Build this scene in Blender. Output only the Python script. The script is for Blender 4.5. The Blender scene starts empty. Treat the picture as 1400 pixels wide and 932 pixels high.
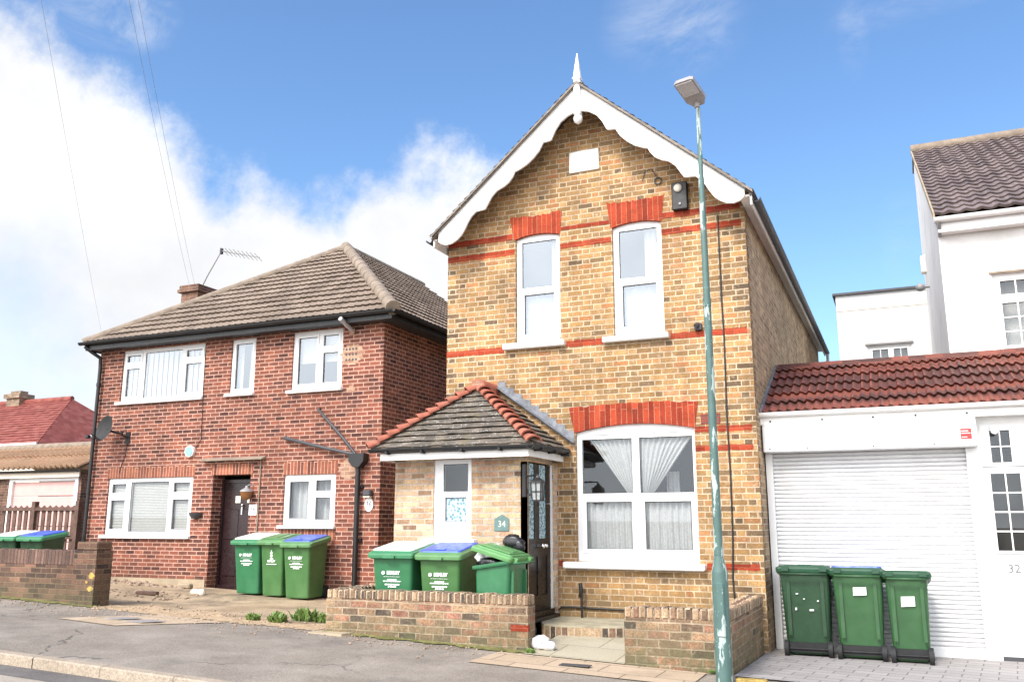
import bpy, math, random
from mathutils import Vector, Matrix
random.seed(7)
R = math.radians
S = bpy.context.scene
COL = S.collection
PI = math.pi

# ------------------------------------------------------------------ mesh building
class MB:
    def __init__(s): s.v = []; s.f = []; s.sm = []
    def add(s, vs, fs, smooth=False):
        o = len(s.v); s.v += [tuple(v) for v in vs]
        for f in fs: s.f.append(tuple(o + i for i in f)); s.sm.append(smooth)
        return s
    def box(s, x0, x1, y0, y1, z0, z1):
        v = [(x, y, z) for z in (z0, z1) for y in (y0, y1) for x in (x0, x1)]
        return s.add(v, [(0, 2, 3, 1), (4, 5, 7, 6), (0, 1, 5, 4), (2, 6, 7, 3), (0, 4, 6, 2), (1, 3, 7, 5)])
    def bbox(s, x0, x1, y0, y1, z0, z1, b=0.006):
        # box with chamfered edges
        xs = (x0, x1); ys = (y0, y1); zs = (z0, z1)
        v = []; idx = {}
        for i in (0, 1):
            for j in (0, 1):
                for k in (0, 1):
                    sx = 1 - 2*i; sy = 1 - 2*j; sz = 1 - 2*k
                    idx[i, j, k] = len(v)
                    v += [(xs[i], ys[j]+sy*b, zs[k]+sz*b), (xs[i]+sx*b, ys[j], zs[k]+sz*b), (xs[i]+sx*b, ys[j]+sy*b, zs[k])]
        f = []
        I = idx
        f.append((I[0,0,0], I[0,0,1], I[0,1,1], I[0,1,0])); f.append((I[1,0,0], I[1,1,0], I[1,1,1], I[1,0,1]))
        f.append((I[0,0,0]+1, I[1,0,0]+1, I[1,0,1]+1, I[0,0,1]+1)); f.append((I[0,1,0]+1, I[0,1,1]+1, I[1,1,1]+1, I[1,1,0]+1))
        f.append((I[0,0,0]+2, I[0,1,0]+2, I[1,1,0]+2, I[1,0,0]+2)); f.append((I[0,0,1]+2, I[1,0,1]+2, I[1,1,1]+2, I[0,1,1]+2))
        for k in (0, 1):
            for j in (0, 1): pass
        for i in (0, 1):
            for j in (0, 1): f.append((I[i,j,0], I[i,j,0]+1, I[i,j,1]+1, I[i,j,1]))
            for k in (0, 1): f.append((I[i,0,k], I[i,0,k]+2, I[i,1,k]+2, I[i,1,k]))
        for j in (0, 1):
            for k in (0, 1): f.append((I[0,j,k]+1, I[0,j,k]+2, I[1,j,k]+2, I[1,j,k]+1))
        for t in I.values(): f.append((t, t+1, t+2))
        return s.add(v, f)
    def quad(s, a, b, c, d): return s.add([a, b, c, d], [(0, 1, 2, 3)])
    def prism(s, poly, y0, y1):                     # polygon in (x, z), extruded along y
        n = len(poly)
        v = [(x, y0, z) for x, z in poly] + [(x, y1, z) for x, z in poly]
        f = [tuple(range(n)), tuple(range(2*n-1, n-1, -1))] + [(i, n+i, n+(i+1) % n, (i+1) % n) for i in range(n)]
        return s.add(v, f)
    def prismx(s, poly, x0, x1):                    # polygon in (y, z), extruded along x
        n = len(poly)
        v = [(x0, y, z) for y, z in poly] + [(x1, y, z) for y, z in poly]
        f = [tuple(range(n)), tuple(range(2*n-1, n-1, -1))] + [(i, n+i, n+(i+1) % n, (i+1) % n) for i in range(n)]
        return s.add(v, f)
    def prismz(s, poly, z0, z1):                    # polygon in (x, y), extruded up
        n = len(poly)
        v = [(x, y, z0) for x, y in poly] + [(x, y, z1) for x, y in poly]
        f = [tuple(range(n)), tuple(range(2*n-1, n-1, -1))] + [(i, n+i, n+(i+1) % n, (i+1) % n) for i in range(n)]
        return s.add(v, f)
    def tube(s, pts, r, n=8, cap=True, smooth=True):
        pts = [Vector(p) for p in pts]; m = len(pts)
        rr = r if isinstance(r, (list, tuple)) else [r]*m
        rings = []
        up = None
        for i, p in enumerate(pts):
            t = (pts[min(i+1, m-1)] - pts[max(i-1, 0)]).normalized()
            if up is None:
                up = Vector((0, 0, 1)) if abs(t.z) < .9 else Vector((0, 1, 0))
            a = t.cross(up).normalized(); b = a.cross(t).normalized(); up = b
            rings += [p + rr[i]*(math.cos(2*PI*k/n)*a + math.sin(2*PI*k/n)*b) for k in range(n)]
        f = [(i*n+k, i*n+(k+1) % n, (i+1)*n+(k+1) % n, (i+1)*n+k) for i in range(m-1) for k in range(n)]
        s.add(rings, f, smooth)
        if cap: s.add(rings[:n] + rings[-n:], [tuple(range(n-1, -1, -1)), tuple(range(n, 2*n))])
        return s
    def loft(s, rings, cap0=True, cap1=True, smooth=False):
        n = len(rings[0]); v = [p for r in rings for p in r]
        f = [(i*n+k, i*n+(k+1) % n, (i+1)*n+(k+1) % n, (i+1)*n+k) for i in range(len(rings)-1) for k in range(n)]
        s.add(v, f, smooth)
        if cap0: s.add(rings[0], [tuple(range(n-1, -1, -1))])
        if cap1: s.add(rings[-1], [tuple(range(n))])
        return s
    def blob(s, c, r, nu=10, nv=7, jit=.15, seed=0):
        rnd = random.Random(seed); v = []
        for j in range(nv+1):
            th = PI*j/nv
            for i in range(nu):
                ph = 2*PI*i/nu
                k = 1 + (rnd.random()-.5)*2*jit*(0 if j in (0, nv) else 1)
                v.append((c[0]+r[0]*k*math.sin(th)*math.cos(ph), c[1]+r[1]*k*math.sin(th)*math.sin(ph), c[2]+r[2]*k*math.cos(th)))
        f = [(j*nu+i, (j+1)*nu+i, (j+1)*nu+(i+1) % nu, j*nu+(i+1) % nu) for j in range(nv) for i in range(nu)]
        return s.add(v, f, True)
    def build(s, name, m, parent=None, kind=None):
        me = bpy.data.meshes.new(name)
        off = Vector((0, 0, 0)); q = parent
        while q is not None: off += q.location; q = q.parent
        me.from_pydata([tuple(Vector(v) - off) for v in s.v], [], s.f)
        me.polygons.foreach_set('use_smooth', s.sm)
        me.update()
        if m: me.materials.append(m)
        o = bpy.data.objects.new(name, me); COL.objects.link(o)
        if parent: o.parent = parent
        if kind: o['kind'] = kind
        return o

def base_origin(o):          # move a one-mesh thing's origin to the middle of its base
    me = o.data
    xs = [v.co.x for v in me.vertices]; ys = [v.co.y for v in me.vertices]; zs = [v.co.z for v in me.vertices]
    c = Vector(((min(xs)+max(xs))/2, (min(ys)+max(ys))/2, min(zs)))
    for v in me.vertices: v.co -= c
    o.location = c
    return o
def tag(o, label, cat, group=None):
    o['label'] = label; o['category'] = cat
    if group: o['group'] = group
    return o
def thing(name, label, cat, loc=(0, 0, 0), group=None, rz=0):
    o = bpy.data.objects.new(name, None); COL.objects.link(o)
    o.location = loc; o.rotation_euler.z = rz; o.empty_display_size = .2
    return tag(o, label, cat, group)
def solo(mb, name, m, label, cat, group=None):
    return tag(base_origin(mb.build(name, m)), label, cat, group)

# ------------------------------------------------------------------ shader helpers
class X:
    """shader expression"""
    def __init__(s, nt, k): s.nt = nt; s.k = k
    def _b(s, op, o, rev=False):
        a, b = (o, s) if rev else (s, o)
        return fn(s.nt, op, a, b)
    def __add__(s, o): return s._b('ADD', o)
    def __radd__(s, o): return s._b('ADD', o)
    def __sub__(s, o): return s._b('SUBTRACT', o)
    def __rsub__(s, o): return s._b('SUBTRACT', o, True)
    def __mul__(s, o): return s._b('MULTIPLY', o)
    def __rmul__(s, o): return s._b('MULTIPLY', o)
    def __truediv__(s, o): return s._b('DIVIDE', o)
def put(nt, sock, v):
    if isinstance(v, X): nt.links.new(v.k, sock)
    elif isinstance(v, bpy.types.NodeSocket): nt.links.new(v, sock)
    else: sock.default_value = v
def fn(nt, op, *a, clamp=False):
    n = nt.nodes.new('ShaderNodeMath'); n.operation = op; n.use_clamp = clamp
    for i, v in enumerate(a): put(nt, n.inputs[i], v)
    return X(nt, n.outputs[0])
def sstep(nt, x, a, b, o0=0., o1=1.):
    n = nt.nodes.new('ShaderNodeMapRange'); n.interpolation_type = 'SMOOTHSTEP'
    put(nt, n.inputs[0], x)
    for i, v in enumerate((a, b, o0, o1)): put(nt, n.inputs[i+1], v)
    return X(nt, n.outputs[0])
def noise(nt, vec, scale, detail=3, rough=.5, dist=0, col=False):
    n = nt.nodes.new('ShaderNodeTexNoise'); n.inputs['Scale'].default_value = scale
    n.inputs['Detail'].default_value = detail; n.inputs['Roughness'].default_value = rough; n.inputs['Distortion'].default_value = dist
    if vec is not None: put(nt, n.inputs['Vector'], vec)
    return X(nt, n.outputs['Color' if col else 'Fac'])
def vor(nt, vec, scale, feature='F1', out='Distance'):
    n = nt.nodes.new('ShaderNodeTexVoronoi'); n.feature = feature; n.inputs['Scale'].default_value = scale
    put(nt, n.inputs['Vector'], vec)
    return X(nt, n.outputs[out])
def white(nt, vec):
    n = nt.nodes.new('ShaderNodeTexWhiteNoise'); n.noise_dimensions = '3D'; put(nt, n.inputs['Vector'], vec)
    return X(nt, n.outputs['Value'])
def comb(nt, x, y, z=0.):
    n = nt.nodes.new('ShaderNodeCombineXYZ')
    for i, v in enumerate((x, y, z)): put(nt, n.inputs[i], v)
    return X(nt, n.outputs[0])
def sep(nt, v):
    n = nt.nodes.new('ShaderNodeSeparateXYZ'); put(nt, n.inputs[0], v)
    return [X(nt, k) for k in n.outputs]
def c4(c): return (c[0], c[1], c[2], 1.) if len(c) == 3 else c
def mix(nt, f, a, b, mode='MIX'):
    n = nt.nodes.new('ShaderNodeMix'); n.data_type = 'RGBA'; n.blend_type = mode
    put(nt, n.inputs[0], f)
    put(nt, n.inputs[6], c4(a) if isinstance(a, tuple) else a); put(nt, n.inputs[7], c4(b) if isinstance(b, tuple) else b)
    return X(nt, n.outputs[2])
def ramp(nt, f, stops, interp='LINEAR'):
    n = nt.nodes.new('ShaderNodeValToRGB'); r = n.color_ramp; r.interpolation = interp
    while len(r.elements) < len(stops): r.elements.new(.5)
    for e, (p, c) in zip(r.elements, stops): e.position = p; e.color = c4(c)
    put(nt, n.inputs[0], f)
    return X(nt, n.outputs[0])
def val(nt, c, k):            # colour times value
    n = nt.nodes.new('ShaderNodeVectorMath'); n.operation = 'SCALE'
    put(nt, n.inputs[0], c); put(nt, n.inputs['Scale'], k)
    return X(nt, n.outputs[0])
def vadd(nt, a, b):
    n = nt.nodes.new('ShaderNodeVectorMath'); n.operation = 'ADD'; put(nt, n.inputs[0], a); put(nt, n.inputs[1], b)
    return X(nt, n.outputs[0])
def newmat(name):
    m = bpy.data.materials.new(name); m.use_nodes = True
    return m, m.node_tree, m.node_tree.nodes['Principled BSDF']
def worldpos(nt):
    g = nt.nodes.new('ShaderNodeNewGeometry')
    return X(nt, g.outputs['Position']), X(nt, g.outputs['True Normal'])
def objpos(nt):
    return X(nt, nt.nodes.new('ShaderNodeTexCoord').outputs['Object'])
def bump(nt, b, h, strength, dist):
    n = nt.nodes.new('ShaderNodeBump'); n.inputs['Strength'].default_value = strength; n.inputs['Distance'].default_value = dist
    put(nt, n.inputs['Height'], h); nt.links.new(n.outputs[0], b.inputs['Normal'])

def plain(name, c, rough=.5, var=.08, scale=6., dirt=None, dirtamt=.3, metal=0, bumps=0, obj=False, coat=0):
    m, nt, b = newmat(name)
    p = objpos(nt) if obj else worldpos(nt)[0]
    n = noise(nt, p, scale, 4, .6)
    k = sstep(nt, n, .3, .7, 1-var, 1+var)
    col = val(nt, mix(nt, 0., c, c), k)
    if dirt:
        d = noise(nt, p, scale*.35, 5, .65)
        col = mix(nt, sstep(nt, d, .48, .75, 0., dirtamt), col, dirt)
    put(nt, b.inputs['Base Color'], col)
    r = noise(nt, p, scale*3, 3)
    put(nt, b.inputs['Roughness'], sstep(nt, r, .2, .8, max(rough-.08, .03), min(rough+.1, 1)))
    b.inputs['Metallic'].default_value = metal
    if coat: b.inputs['Coat Weight'].default_value = coat
    if bumps: bump(nt, b, noise(nt, p, scale*8, 4, .6), bumps, .01)
    return m

def brick(name, stops, mortar, L=.225, H=0., g=.075, j=.010, u0=0., v0=0., off=None, soot=None, sootamt=.4, moss=None, mossz=(0, .3), smear=.3, soldier=False, wob=.004, fine=.25, jitter=.18, tilt=0., quoins=None):
    """bricks laid out in wall coordinates (along the wall, height)"""
    m, nt, b = newmat(name)
    pos, nor = worldpos(nt)
    px, py, pz = sep(nt, pos); nx, ny, nz = sep(nt, nor)
    isx = fn(nt, 'GREATER_THAN', fn(nt, 'ABSOLUTE', nx), .6)
    istop = fn(nt, 'GREATER_THAN', fn(nt, 'ABSOLUTE', nz), .7)
    wn = noise(nt, pos, 5., 1, .6) - .5
    wn2 = noise(nt, vadd(nt, pos, (7.3, 1.1, 3.7)), 30., 1, .6) - .5
    u = px*(1-isx) + py*isx + u0 + wn2*wob*1.6
    if tilt: u = u + (pz - 0.)*tilt
    v = pz*(1-istop) + py*istop - v0 + wn*wob*2 + wn2*wob
    if soldier: u, v = v, u
    if soldier:                                   # bricks on end: u is height, v along the wall
        L_, H_ = 10., 0.
    P = L + H
    row = fn(nt, 'FLOOR', v/g)
    par = fn(nt, 'MODULO', fn(nt, 'ABSOLUTE', row), 2.)
    rj = (white(nt, comb(nt, row, 3.3, 1.7))-.5)*.03
    uu = u + par*(P/2 if off is None else off) + rj
    cell = fn(nt, 'FLOOR', uu/P)
    fu = uu - cell*P
    fv = v - row*g
    if H:
        ish = fn(nt, 'GREATER_THAN', fu, L)
        bu = fu - ish*L; bw = ish*(H-L) + L
        idu = cell*2. + ish
    else:
        bu = fu; bw = L; idu = cell
    d = fn(nt, 'MINIMUM', fn(nt, 'MINIMUM', bu, bw - bu), fn(nt, 'MINIMUM', fv, g - fv))
    ed = noise(nt, pos, 60., 3, .7) - .5
    mask = sstep(nt, d + ed*.006, j*.5-.002, j*.5+.0025)
    rid = white(nt, comb(nt, idu, row, isx*5.))
    rid2 = white(nt, comb(nt, idu, row, isx*5.+9.))
    bc = ramp(nt, rid, stops)
    if quoins:                                    # blackened bricks left at the corners of the house
        e = fn(nt, 'MINIMUM', fn(nt, 'ABSOLUTE', px - quoins[0]), fn(nt, 'ABSOLUTE', px - quoins[1]))
        qk = sstep(nt, e + (rid2-.5)*.5, .02, .32, 1., 0.)*sstep(nt, white(nt, comb(nt, idu, row, 4.4)), .3, .75)
        bc = mix(nt, qk*.75, bc, (.085, .065, .048))
    fn1 = noise(nt, pos, 45., 3, .7)
    bc = val(nt, bc, sstep(nt, rid2, 0., 1., 1-jitter, 1+jitter))
    bc = val(nt, bc, sstep(nt, fn1, .25, .75, 1-fine, 1+fine))
    mc = val(nt, mix(nt, 0., mortar, mortar), sstep(nt, noise(nt, pos, 9., 4, .6), .3, .7, .8, 1.12))
    # mortar smeared over brick faces
    sm = sstep(nt, noise(nt, pos, 14., 3, .7), .54, .76, 0., smear)
    bc = mix(nt, sm, bc, mc)
    col = mix(nt, mask, mc, bc)
    big = noise(nt, pos, 1.1, 5, .65)
    col = val(nt, col, sstep(nt, big, .3, .7, .80, 1.14))
    stk = noise(nt, comb(nt, u*1., v*.16, isx*3.), 5., 4, .65)       # rain streaks down the wall
    col = val(nt, col, sstep(nt, stk, .35, .7, 1.06, .84))
    if soot:
        s2 = noise(nt, vadd(nt, pos, (3.1, 9.4, .7)), 2.2, 4, .68)
        col = mix(nt, sstep(nt, s2, .5, .8, 0., sootamt), col, soot)
    if moss:
        mz = sstep(nt, pz + (noise(nt, pos, 6., 4, .7)-.5)*.35, mossz[0], mossz[1], 1., 0.)
        col = mix(nt, mz*sstep(nt, noise(nt, pos, 13., 4, .7), .35, .6, .1, .75), col, moss)
    put(nt, b.inputs['Base Color'], col)
    b.inputs['Roughness'].default_value = .88
    b.inputs['Specular IOR Level'].default_value = .25
    bump(nt, b, mask*(.8 + rid2*.25) + fn1*.25, .55, .008)
    return m

def tilemat(name, stops, scale_u, scale_v, rough=.75, lichen=None, lichamt=.5, lscale=30., moss=None, mossamt=.4, uaxis='x'):
    m, nt, b = newmat(name)
    pos, nor = worldpos(nt)
    px, py, pz = sep(nt, pos)
    nx, ny, nz = sep(nt, nor)
    isx = fn(nt, 'GREATER_THAN', fn(nt, 'ABSOLUTE', nx), fn(nt, 'ABSOLUTE', ny))
    u = px*(1-isx) + py*isx
    cu = fn(nt, 'FLOOR', u/scale_u); cv = fn(nt, 'FLOOR', pz/scale_v)
    rid = white(nt, comb(nt, cu, cv, isx))
    n1 = noise(nt, pos, 1.6, 5, .65)
    f = rid*.55 + n1*.9 - .22
    col = ramp(nt, f, stops)
    n2 = noise(nt, pos, 40., 4, .7)
    col = val(nt, col, sstep(nt, n2, .25, .75, .75, 1.25))
    if moss:
        col = mix(nt, sstep(nt, noise(nt, pos, 5., 5, .7), .5, .72, 0., mossamt), col, moss)
    if lichen:
        v = vor(nt, vadd(nt, pos, comb(nt, noise(nt, pos, 20., 2), 0., 0.)), lscale)
        k = sstep(nt, v, .20, .27, 1., 0.)*sstep(nt, noise(nt, pos, 9., 3, .6), .44, .54, 0., lichamt)
        col = mix(nt, k, col, lichen)
    put(nt, b.inputs['Base Color'], col)
    b.inputs['Roughness'].default_value = rough
    b.inputs['Specular IOR Level'].default_value = .3
    bump(nt, b, n2, .35, .006)
    return m

# ------------------------------------------------------------------ materials
M = {}
Y0 = [(0, (.12, .08, .05)), (.04, (.22, .14, .07)), (.20, (.255, .152, .068)), (.5, (.325, .186, .074)), (.78, (.37, .225, .098)), (.92, (.355, .158, .064)), (1, (.30, .19, .10))]
M['yellow_brick'] = brick('yellow stock brick', Y0, (.50, .39, .27), .2265, .1115, .0777, .015, u0=.05, v0=1.048-.004, soot=(.15, .10, .06), sootamt=.5, smear=.7, quoins=(-6.27, -1.69), wob=.004, fine=.32, moss=(.20, .14, .07), mossz=(.3, 1.0))
M['side_brick'] = brick('weathered shade-lifted side brick', [(0, (.24, .17, .11)), (.4, (.40, .28, .17)), (.8, (.48, .345, .21)), (1, (.42, .28, .165))], (.54, .43, .30), .2265, .1115, .0777, .014, v0=1.044, soot=(.2, .14, .085), sootamt=.5, smear=.6)  # brick colour raised to offset the shade on the side wall
M['porch_brick'] = brick('pale porch brick', [(0, (.10, .065, .05)), (.05, (.36, .22, .125)), (.3, (.46, .31, .18)), (.6, (.50, .37, .235)), (.8, (.50, .28, .18)), (1, (.42, .31, .20))], (.42, .365, .305), .225, 0, .078, .019, v0=.02, smear=.55, fine=.3, soot=(.3, .2, .12), sootamt=.25)
M['red_brick'] = brick('red brick', [(0, (.075, .032, .028)), (.22, (.130, .052, .038)), (.5, (.185, .066, .044)), (.72, (.230, .078, .048)), (.88, (.155, .055, .041)), (1, (.26, .088, .055))], (.48, .29, .22), .225, 0, .075, .0155, u0=.1, v0=.03, soot=(.08, .035, .03), sootamt=.3, smear=.2, wob=.002, moss=(.16, .10, .06), mossz=(.35, .75))
M['red_soldier'] = brick('red brick on end', [(0, (.12, .04, .03)), (.5, (.23, .075, .045)), (1, (.29, .10, .055))], (.46, .28, .2), .9, 0, .075, .014, soldier=True, u0=.3, smear=.15)
M['paint_red'] = brick('red painted brick', [(0, (.22, .030, .014)), (.5, (.30, .042, .017)), (1, (.33, .055, .024))], (.36, .10, .055), .2265, .1115, .0777, .008, u0=.05, v0=1.044, smear=.10, fine=.25, soot=(.12, .025, .018), sootamt=.55)
M['paint_arch'] = brick('red painted arch', [(0, (.22, .030, .014)), (.5, (.32, .046, .018)), (1, (.35, .056, .023))], (.46, .18, .11), .9, 0, .078, .007, soldier=True, smear=.14, fine=.22, soot=(.12, .025, .018), sootamt=.55)
LW = [(0, (.07, .055, .045)), (.12, (.15, .10, .07)), (.3, (.21, .14, .088)), (.6, (.285, .185, .11)), (.8, (.27, .135, .088)), (.93, (.33, .225, .13)), (1, (.26, .12, .085))]
M['low_brick'] = brick('old low wall brick', LW, (.35, .275, .19), .24, 0, .0865, .016, v0=.045, soot=(.10, .085, .055), sootamt=.75, smear=.9, moss=(.10, .10, .05), mossz=(.16, .62), fine=.5, wob=.009)
M['low_cope'] = brick('old wall coping brick', [(0, (.05, .045, .04)), (.25, (.16, .10, .07)), (.5, (.30, .20, .12)), (.8, (.38, .27, .17)), (1, (.17, .09, .06))], (.44, .36, .26), .9, 0, .082, .014, soldier=True, soot=(.22, .19, .10), sootamt=.4, smear=.5, fine=.4, wob=.006)
M['dark_wall'] = brick('dark garden wall brick', [(0, (.06, .04, .035)), (.5, (.13, .075, .055)), (1, (.19, .10, .07))], (.20, .14, .085), .225, 0, .075, .011, v0=.41, soot=(.06, .05, .035), sootamt=.5, smear=.3, moss=(.11, .10, .055), mossz=(.4, .95), fine=.35)
M['dark_cope'] = brick('dark garden wall coping', [(0, (.09, .06, .05)), (.5, (.15, .09, .07)), (1, (.20, .12, .09))], (.13, .10, .085), .9, 0, .075, .010, soldier=True, soot=(.08, .06, .045), sootamt=.4, fine=.35)
M['chimney_brick'] = brick('chimney brick', [(0, (.09, .05, .04)), (1, (.18, .095, .065))], (.28, .2, .15), soot=(.1, .07, .05))
M['far_chimney'] = brick('pale chimney brick', [(0, (.18, .13, .09)), (1, (.32, .23, .16))], (.34, .27, .2))
M['white'] = plain('white upvc', (.77, .77, .765), .35, .03, 4., dirt=(.60, .585, .55), dirtamt=.3)
M['shutter'] = plain('white roller shutter', (.66, .66, .66), .45, .04, 3., dirt=(.56, .545, .51), dirtamt=.55)
M['whitepaint'] = plain('white paint', (.80, .79, .77), .5, .04, 3., dirt=(.62, .58, .5), dirtamt=.25)
M['render'] = plain('white render', (.76, .755, .745), .85, .05, 2.5, dirt=(.55, .535, .50), dirtamt=.6, bumps=.25)
M['barge'] = plain('white bargeboard paint', (.80, .795, .78), .45, .03, 4., dirt=(.55, .5, .42), dirtamt=.22)
M['black'] = plain('black plastic', (.010, .010, .011), .45, .1, 6., dirt=(.04, .037, .034), dirtamt=.3)
M['blackgloss'] = plain('black gloss paint', (.006, .006, .007), .32, .1, 6.)
M['darkdoor'] = plain('dark brown door', (.022, .010, .011), .3, .1, 6.)
M['lead'] = plain('lead', (.16, .17, .19), .6, .3, 9., dirt=(.36, .37, .39), dirtamt=.7, bumps=.3)
M['concrete'] = plain('old concrete', (.36, .29, .20), .9, .15, 1.6, dirt=(.22, .16, .10), dirtamt=.6, bumps=.3)
M['sillwhite'] = plain('white sill', (.82, .82, .82), .45, .02, 4., dirt=(.6, .58, .55), dirtamt=.2)
M['chrome'] = plain('chrome', (.8, .8, .8), .12, .02, 6., metal=1)
M['grey'] = plain('grey metal', (.26, .25, .25), .45, .08, 8.)
M['lampgrey'] = plain('lamp head grey', (.30, .28, .285), .45, .06, 8.)
M['lampcover'] = plain('lamp cover', (.42, .40, .41), .25, .04, 8.)
M['greydark'] = plain('dark grey', (.05, .05, .055), .5, .08, 8.)
M['brown'] = plain('brown wood', (.10, .055, .04), .8, .3, 8., dirt=(.16, .10, .075), dirtamt=.6, bumps=.2)
M['pink'] = plain('pink door', (.62, .36, .33), .5, .04, 4.)
M['cream'] = plain('cream paint', (.72, .63, .52), .6, .05, 4.)
M['blueplate'] = plain('pale blue plastic', (.22, .48, .66), .4, .05, 4.)
M['redplate'] = plain('red panel', (.62, .03, .03), .4, .05, 4.)
M['slategreen'] = plain('green slate plaque', (.10, .175, .165), .6, .15, 12.)
M['binbag'] = plain('black bin bag', (.010, .010, .012), .22, .2, 12., bumps=.3)
M['whitebag'] = plain('white plastic bag', (.78, .78, .79), .35, .05, 12., bumps=.2)
M['print'] = plain('white print', (.78, .80, .77), .5, .04, 20.)
M['inkgrey'] = plain('grey ink', (.50, .50, .50), .6, .04, 20.)
M['ink'] = plain('dark ink', (.06, .06, .065), .6, .04, 20.)
M['silver'] = plain('silver numerals', (.16, .16, .165), .4, .04, 20.)
M['terracotta'] = plain('terracotta hip tiles', (.36, .115, .072), .85, .25, 7., dirt=(.24, .15, .11), dirtamt=.6, bumps=.25)
M['ridgegrey'] = plain('mortared ridge', (.235, .185, .14), .9, .2, 6., dirt=(.17, .13, .10), dirtamt=.6, bumps=.3)
M['brass'] = plain('amber glass', (.22, .09, .03), .3, .1, 20.)
M['rubble'] = plain('rubble', (.30, .22, .16), .9, .3, 20., bumps=.3)
M['mortar_patch'] = brick('mortar patch', [(0, (.26, .14, .095)), (.5, (.34, .20, .135)), (1, (.40, .26, .18))], (.42, .28, .2), .225, 0, .075, .0155, u0=.1, v0=.03, smear=.9)
M['lantern_pane'] = plain('lantern pane', (.28, .30, .30), .15, .2, 40.)
M['lantern_glass'] = plain('frosted lantern glass', (.62, .58, .5), .25, .1, 20.)
M['yellowkerb'] = plain('yellow painted kerb stone', (.36, .25, .065), .85, .3, 14., dirt=(.2, .18, .07), dirtamt=.8, bumps=.3)
M['bin_dark'] = plain('bin wheel rubber', (.012, .012, .013), .7, .1, 12.)
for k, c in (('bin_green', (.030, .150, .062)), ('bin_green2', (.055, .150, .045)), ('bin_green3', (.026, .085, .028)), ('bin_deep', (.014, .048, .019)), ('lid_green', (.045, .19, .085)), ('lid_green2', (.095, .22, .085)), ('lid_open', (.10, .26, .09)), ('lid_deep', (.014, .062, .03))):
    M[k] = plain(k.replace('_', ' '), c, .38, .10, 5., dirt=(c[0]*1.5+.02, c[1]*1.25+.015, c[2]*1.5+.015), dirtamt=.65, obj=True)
M['insert_white'] = plain('white lid panel', (.78, .77, .72), .4, .04, 5., obj=True, dirt=(.6, .58, .5), dirtamt=.3)
M['insert_blue'] = plain('blue lid panel', (.035, .085, .50), .38, .08, 5., obj=True, dirt=(.10, .16, .55), dirtamt=.4)

M['roof_brown'] = tilemat('brown concrete roof tiles', [(0, (.15, .115, .088)), (.5, (.235, .180, .138)), (1, (.31, .245, .19))], .30, .205, moss=(.15, .12, .085), mossamt=.35)
M['roof_porch'] = tilemat('lichened porch tiles', [(0, (.065, .058, .050)), (.5, (.115, .098, .080)), (1, (.17, .135, .105))], .165, .085, lichen=(.72, .70, .64), lichamt=1., lscale=21., moss=(.16, .14, .06), mossamt=.45)
M['roof_red'] = tilemat('red brown pantiles', [(0, (.045, .028, .026)), (.35, (.11, .045, .036)), (.65, (.21, .065, .045)), (1, (.30, .105, .065))], .23, .165, rough=.6, moss=(.10, .06, .045), mossamt=.4)
M['roof_dark'] = tilemat('dark purple pantiles', [(0, (.10, .078, .074)), (.5, (.175, .135, .125)), (1, (.26, .205, .185))], .21, .19, rough=.5, moss=(.15, .11, .075), mossamt=.3)
M['roof_far'] = tilemat('far red plain tiles', [(0, (.15, .040, .032)), (.5, (.24, .065, .05)), (1, (.31, .115, .09))], .25, .12)
M['roof_tan'] = tilemat('tan ribbed roof', [(0, (.22, .13, .075)), (.5, (.36, .22, .13)), (1, (.44, .30, .2))], .25, .3, moss=(.2, .16, .09), mossamt=.4)
M['roof_slate'] = tilemat('dark verge tiles', [(0, (.13, .11, .095)), (.5, (.20, .17, .145)), (1, (.28, .235, .19))], .3, .12, moss=(.22, .17, .11), mossamt=.4)

def glassmat(name, tint=(.85, .9, .92), gloss=.10, rough=.01):
    m, nt, b = newmat(name); nt.nodes.remove(b)
    out = nt.nodes['Material Output']
    t = nt.nodes.new('ShaderNodeBsdfTransparent'); t.inputs[0].default_value = c4(tint)
    g = nt.nodes.new('ShaderNodeBsdfGlossy'); g.inputs['Roughness'].default_value = rough; g.inputs[0].default_value = (.86, .93, 1., 1.)
    ge = nt.nodes.new('ShaderNodeNewGeometry'); dt = nt.nodes.new('ShaderNodeVectorMath'); dt.operation = 'DOT_PRODUCT'
    nt.links.new(ge.outputs['Normal'], dt.inputs[0]); nt.links.new(ge.outputs['Incoming'], dt.inputs[1])
    ca = fn(nt, 'ABSOLUTE', X(nt, dt.outputs['Value']))
    f = fn(nt, 'ADD', fn(nt, 'POWER', 1. - ca, 5.)*.9, gloss + .045, clamp=True)
    mx = nt.nodes.new('ShaderNodeMixShader'); put(nt, mx.inputs[0], f)
    nt.links.new(t.outputs[0], mx.inputs[1]); nt.links.new(g.outputs[0], mx.inputs[2]); nt.links.new(mx.outputs[0], out.inputs[0])
    return m
M['glass'] = glassmat('window glass', (.95, .97, .97), gloss=.015)
M['glass_sky'] = glassmat('upper window glass', (.95, .97, .97), gloss=.17)
def frosted(name, a, b_, scale):
    m, nt, b = newmat(name)
    p = objpos(nt)
    v = vor(nt, p, scale); n = noise(nt, p, scale*1.6, 4, .7)
    put(nt, b.inputs['Base Color'], mix(nt, sstep(nt, v + n*.5, .45, .95), a, b_))
    b.inputs['Roughness'].default_value = .12
    bump(nt, b, v, .6, .01)
    return m
M['frost'] = frosted('patterned leaded glass', (.10, .19, .23), (.42, .58, .62), 22.)
M['frost2'] = frosted('swirled obscure glass', (.05, .13, .18), (.42, .60, .66), 34.)
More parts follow.
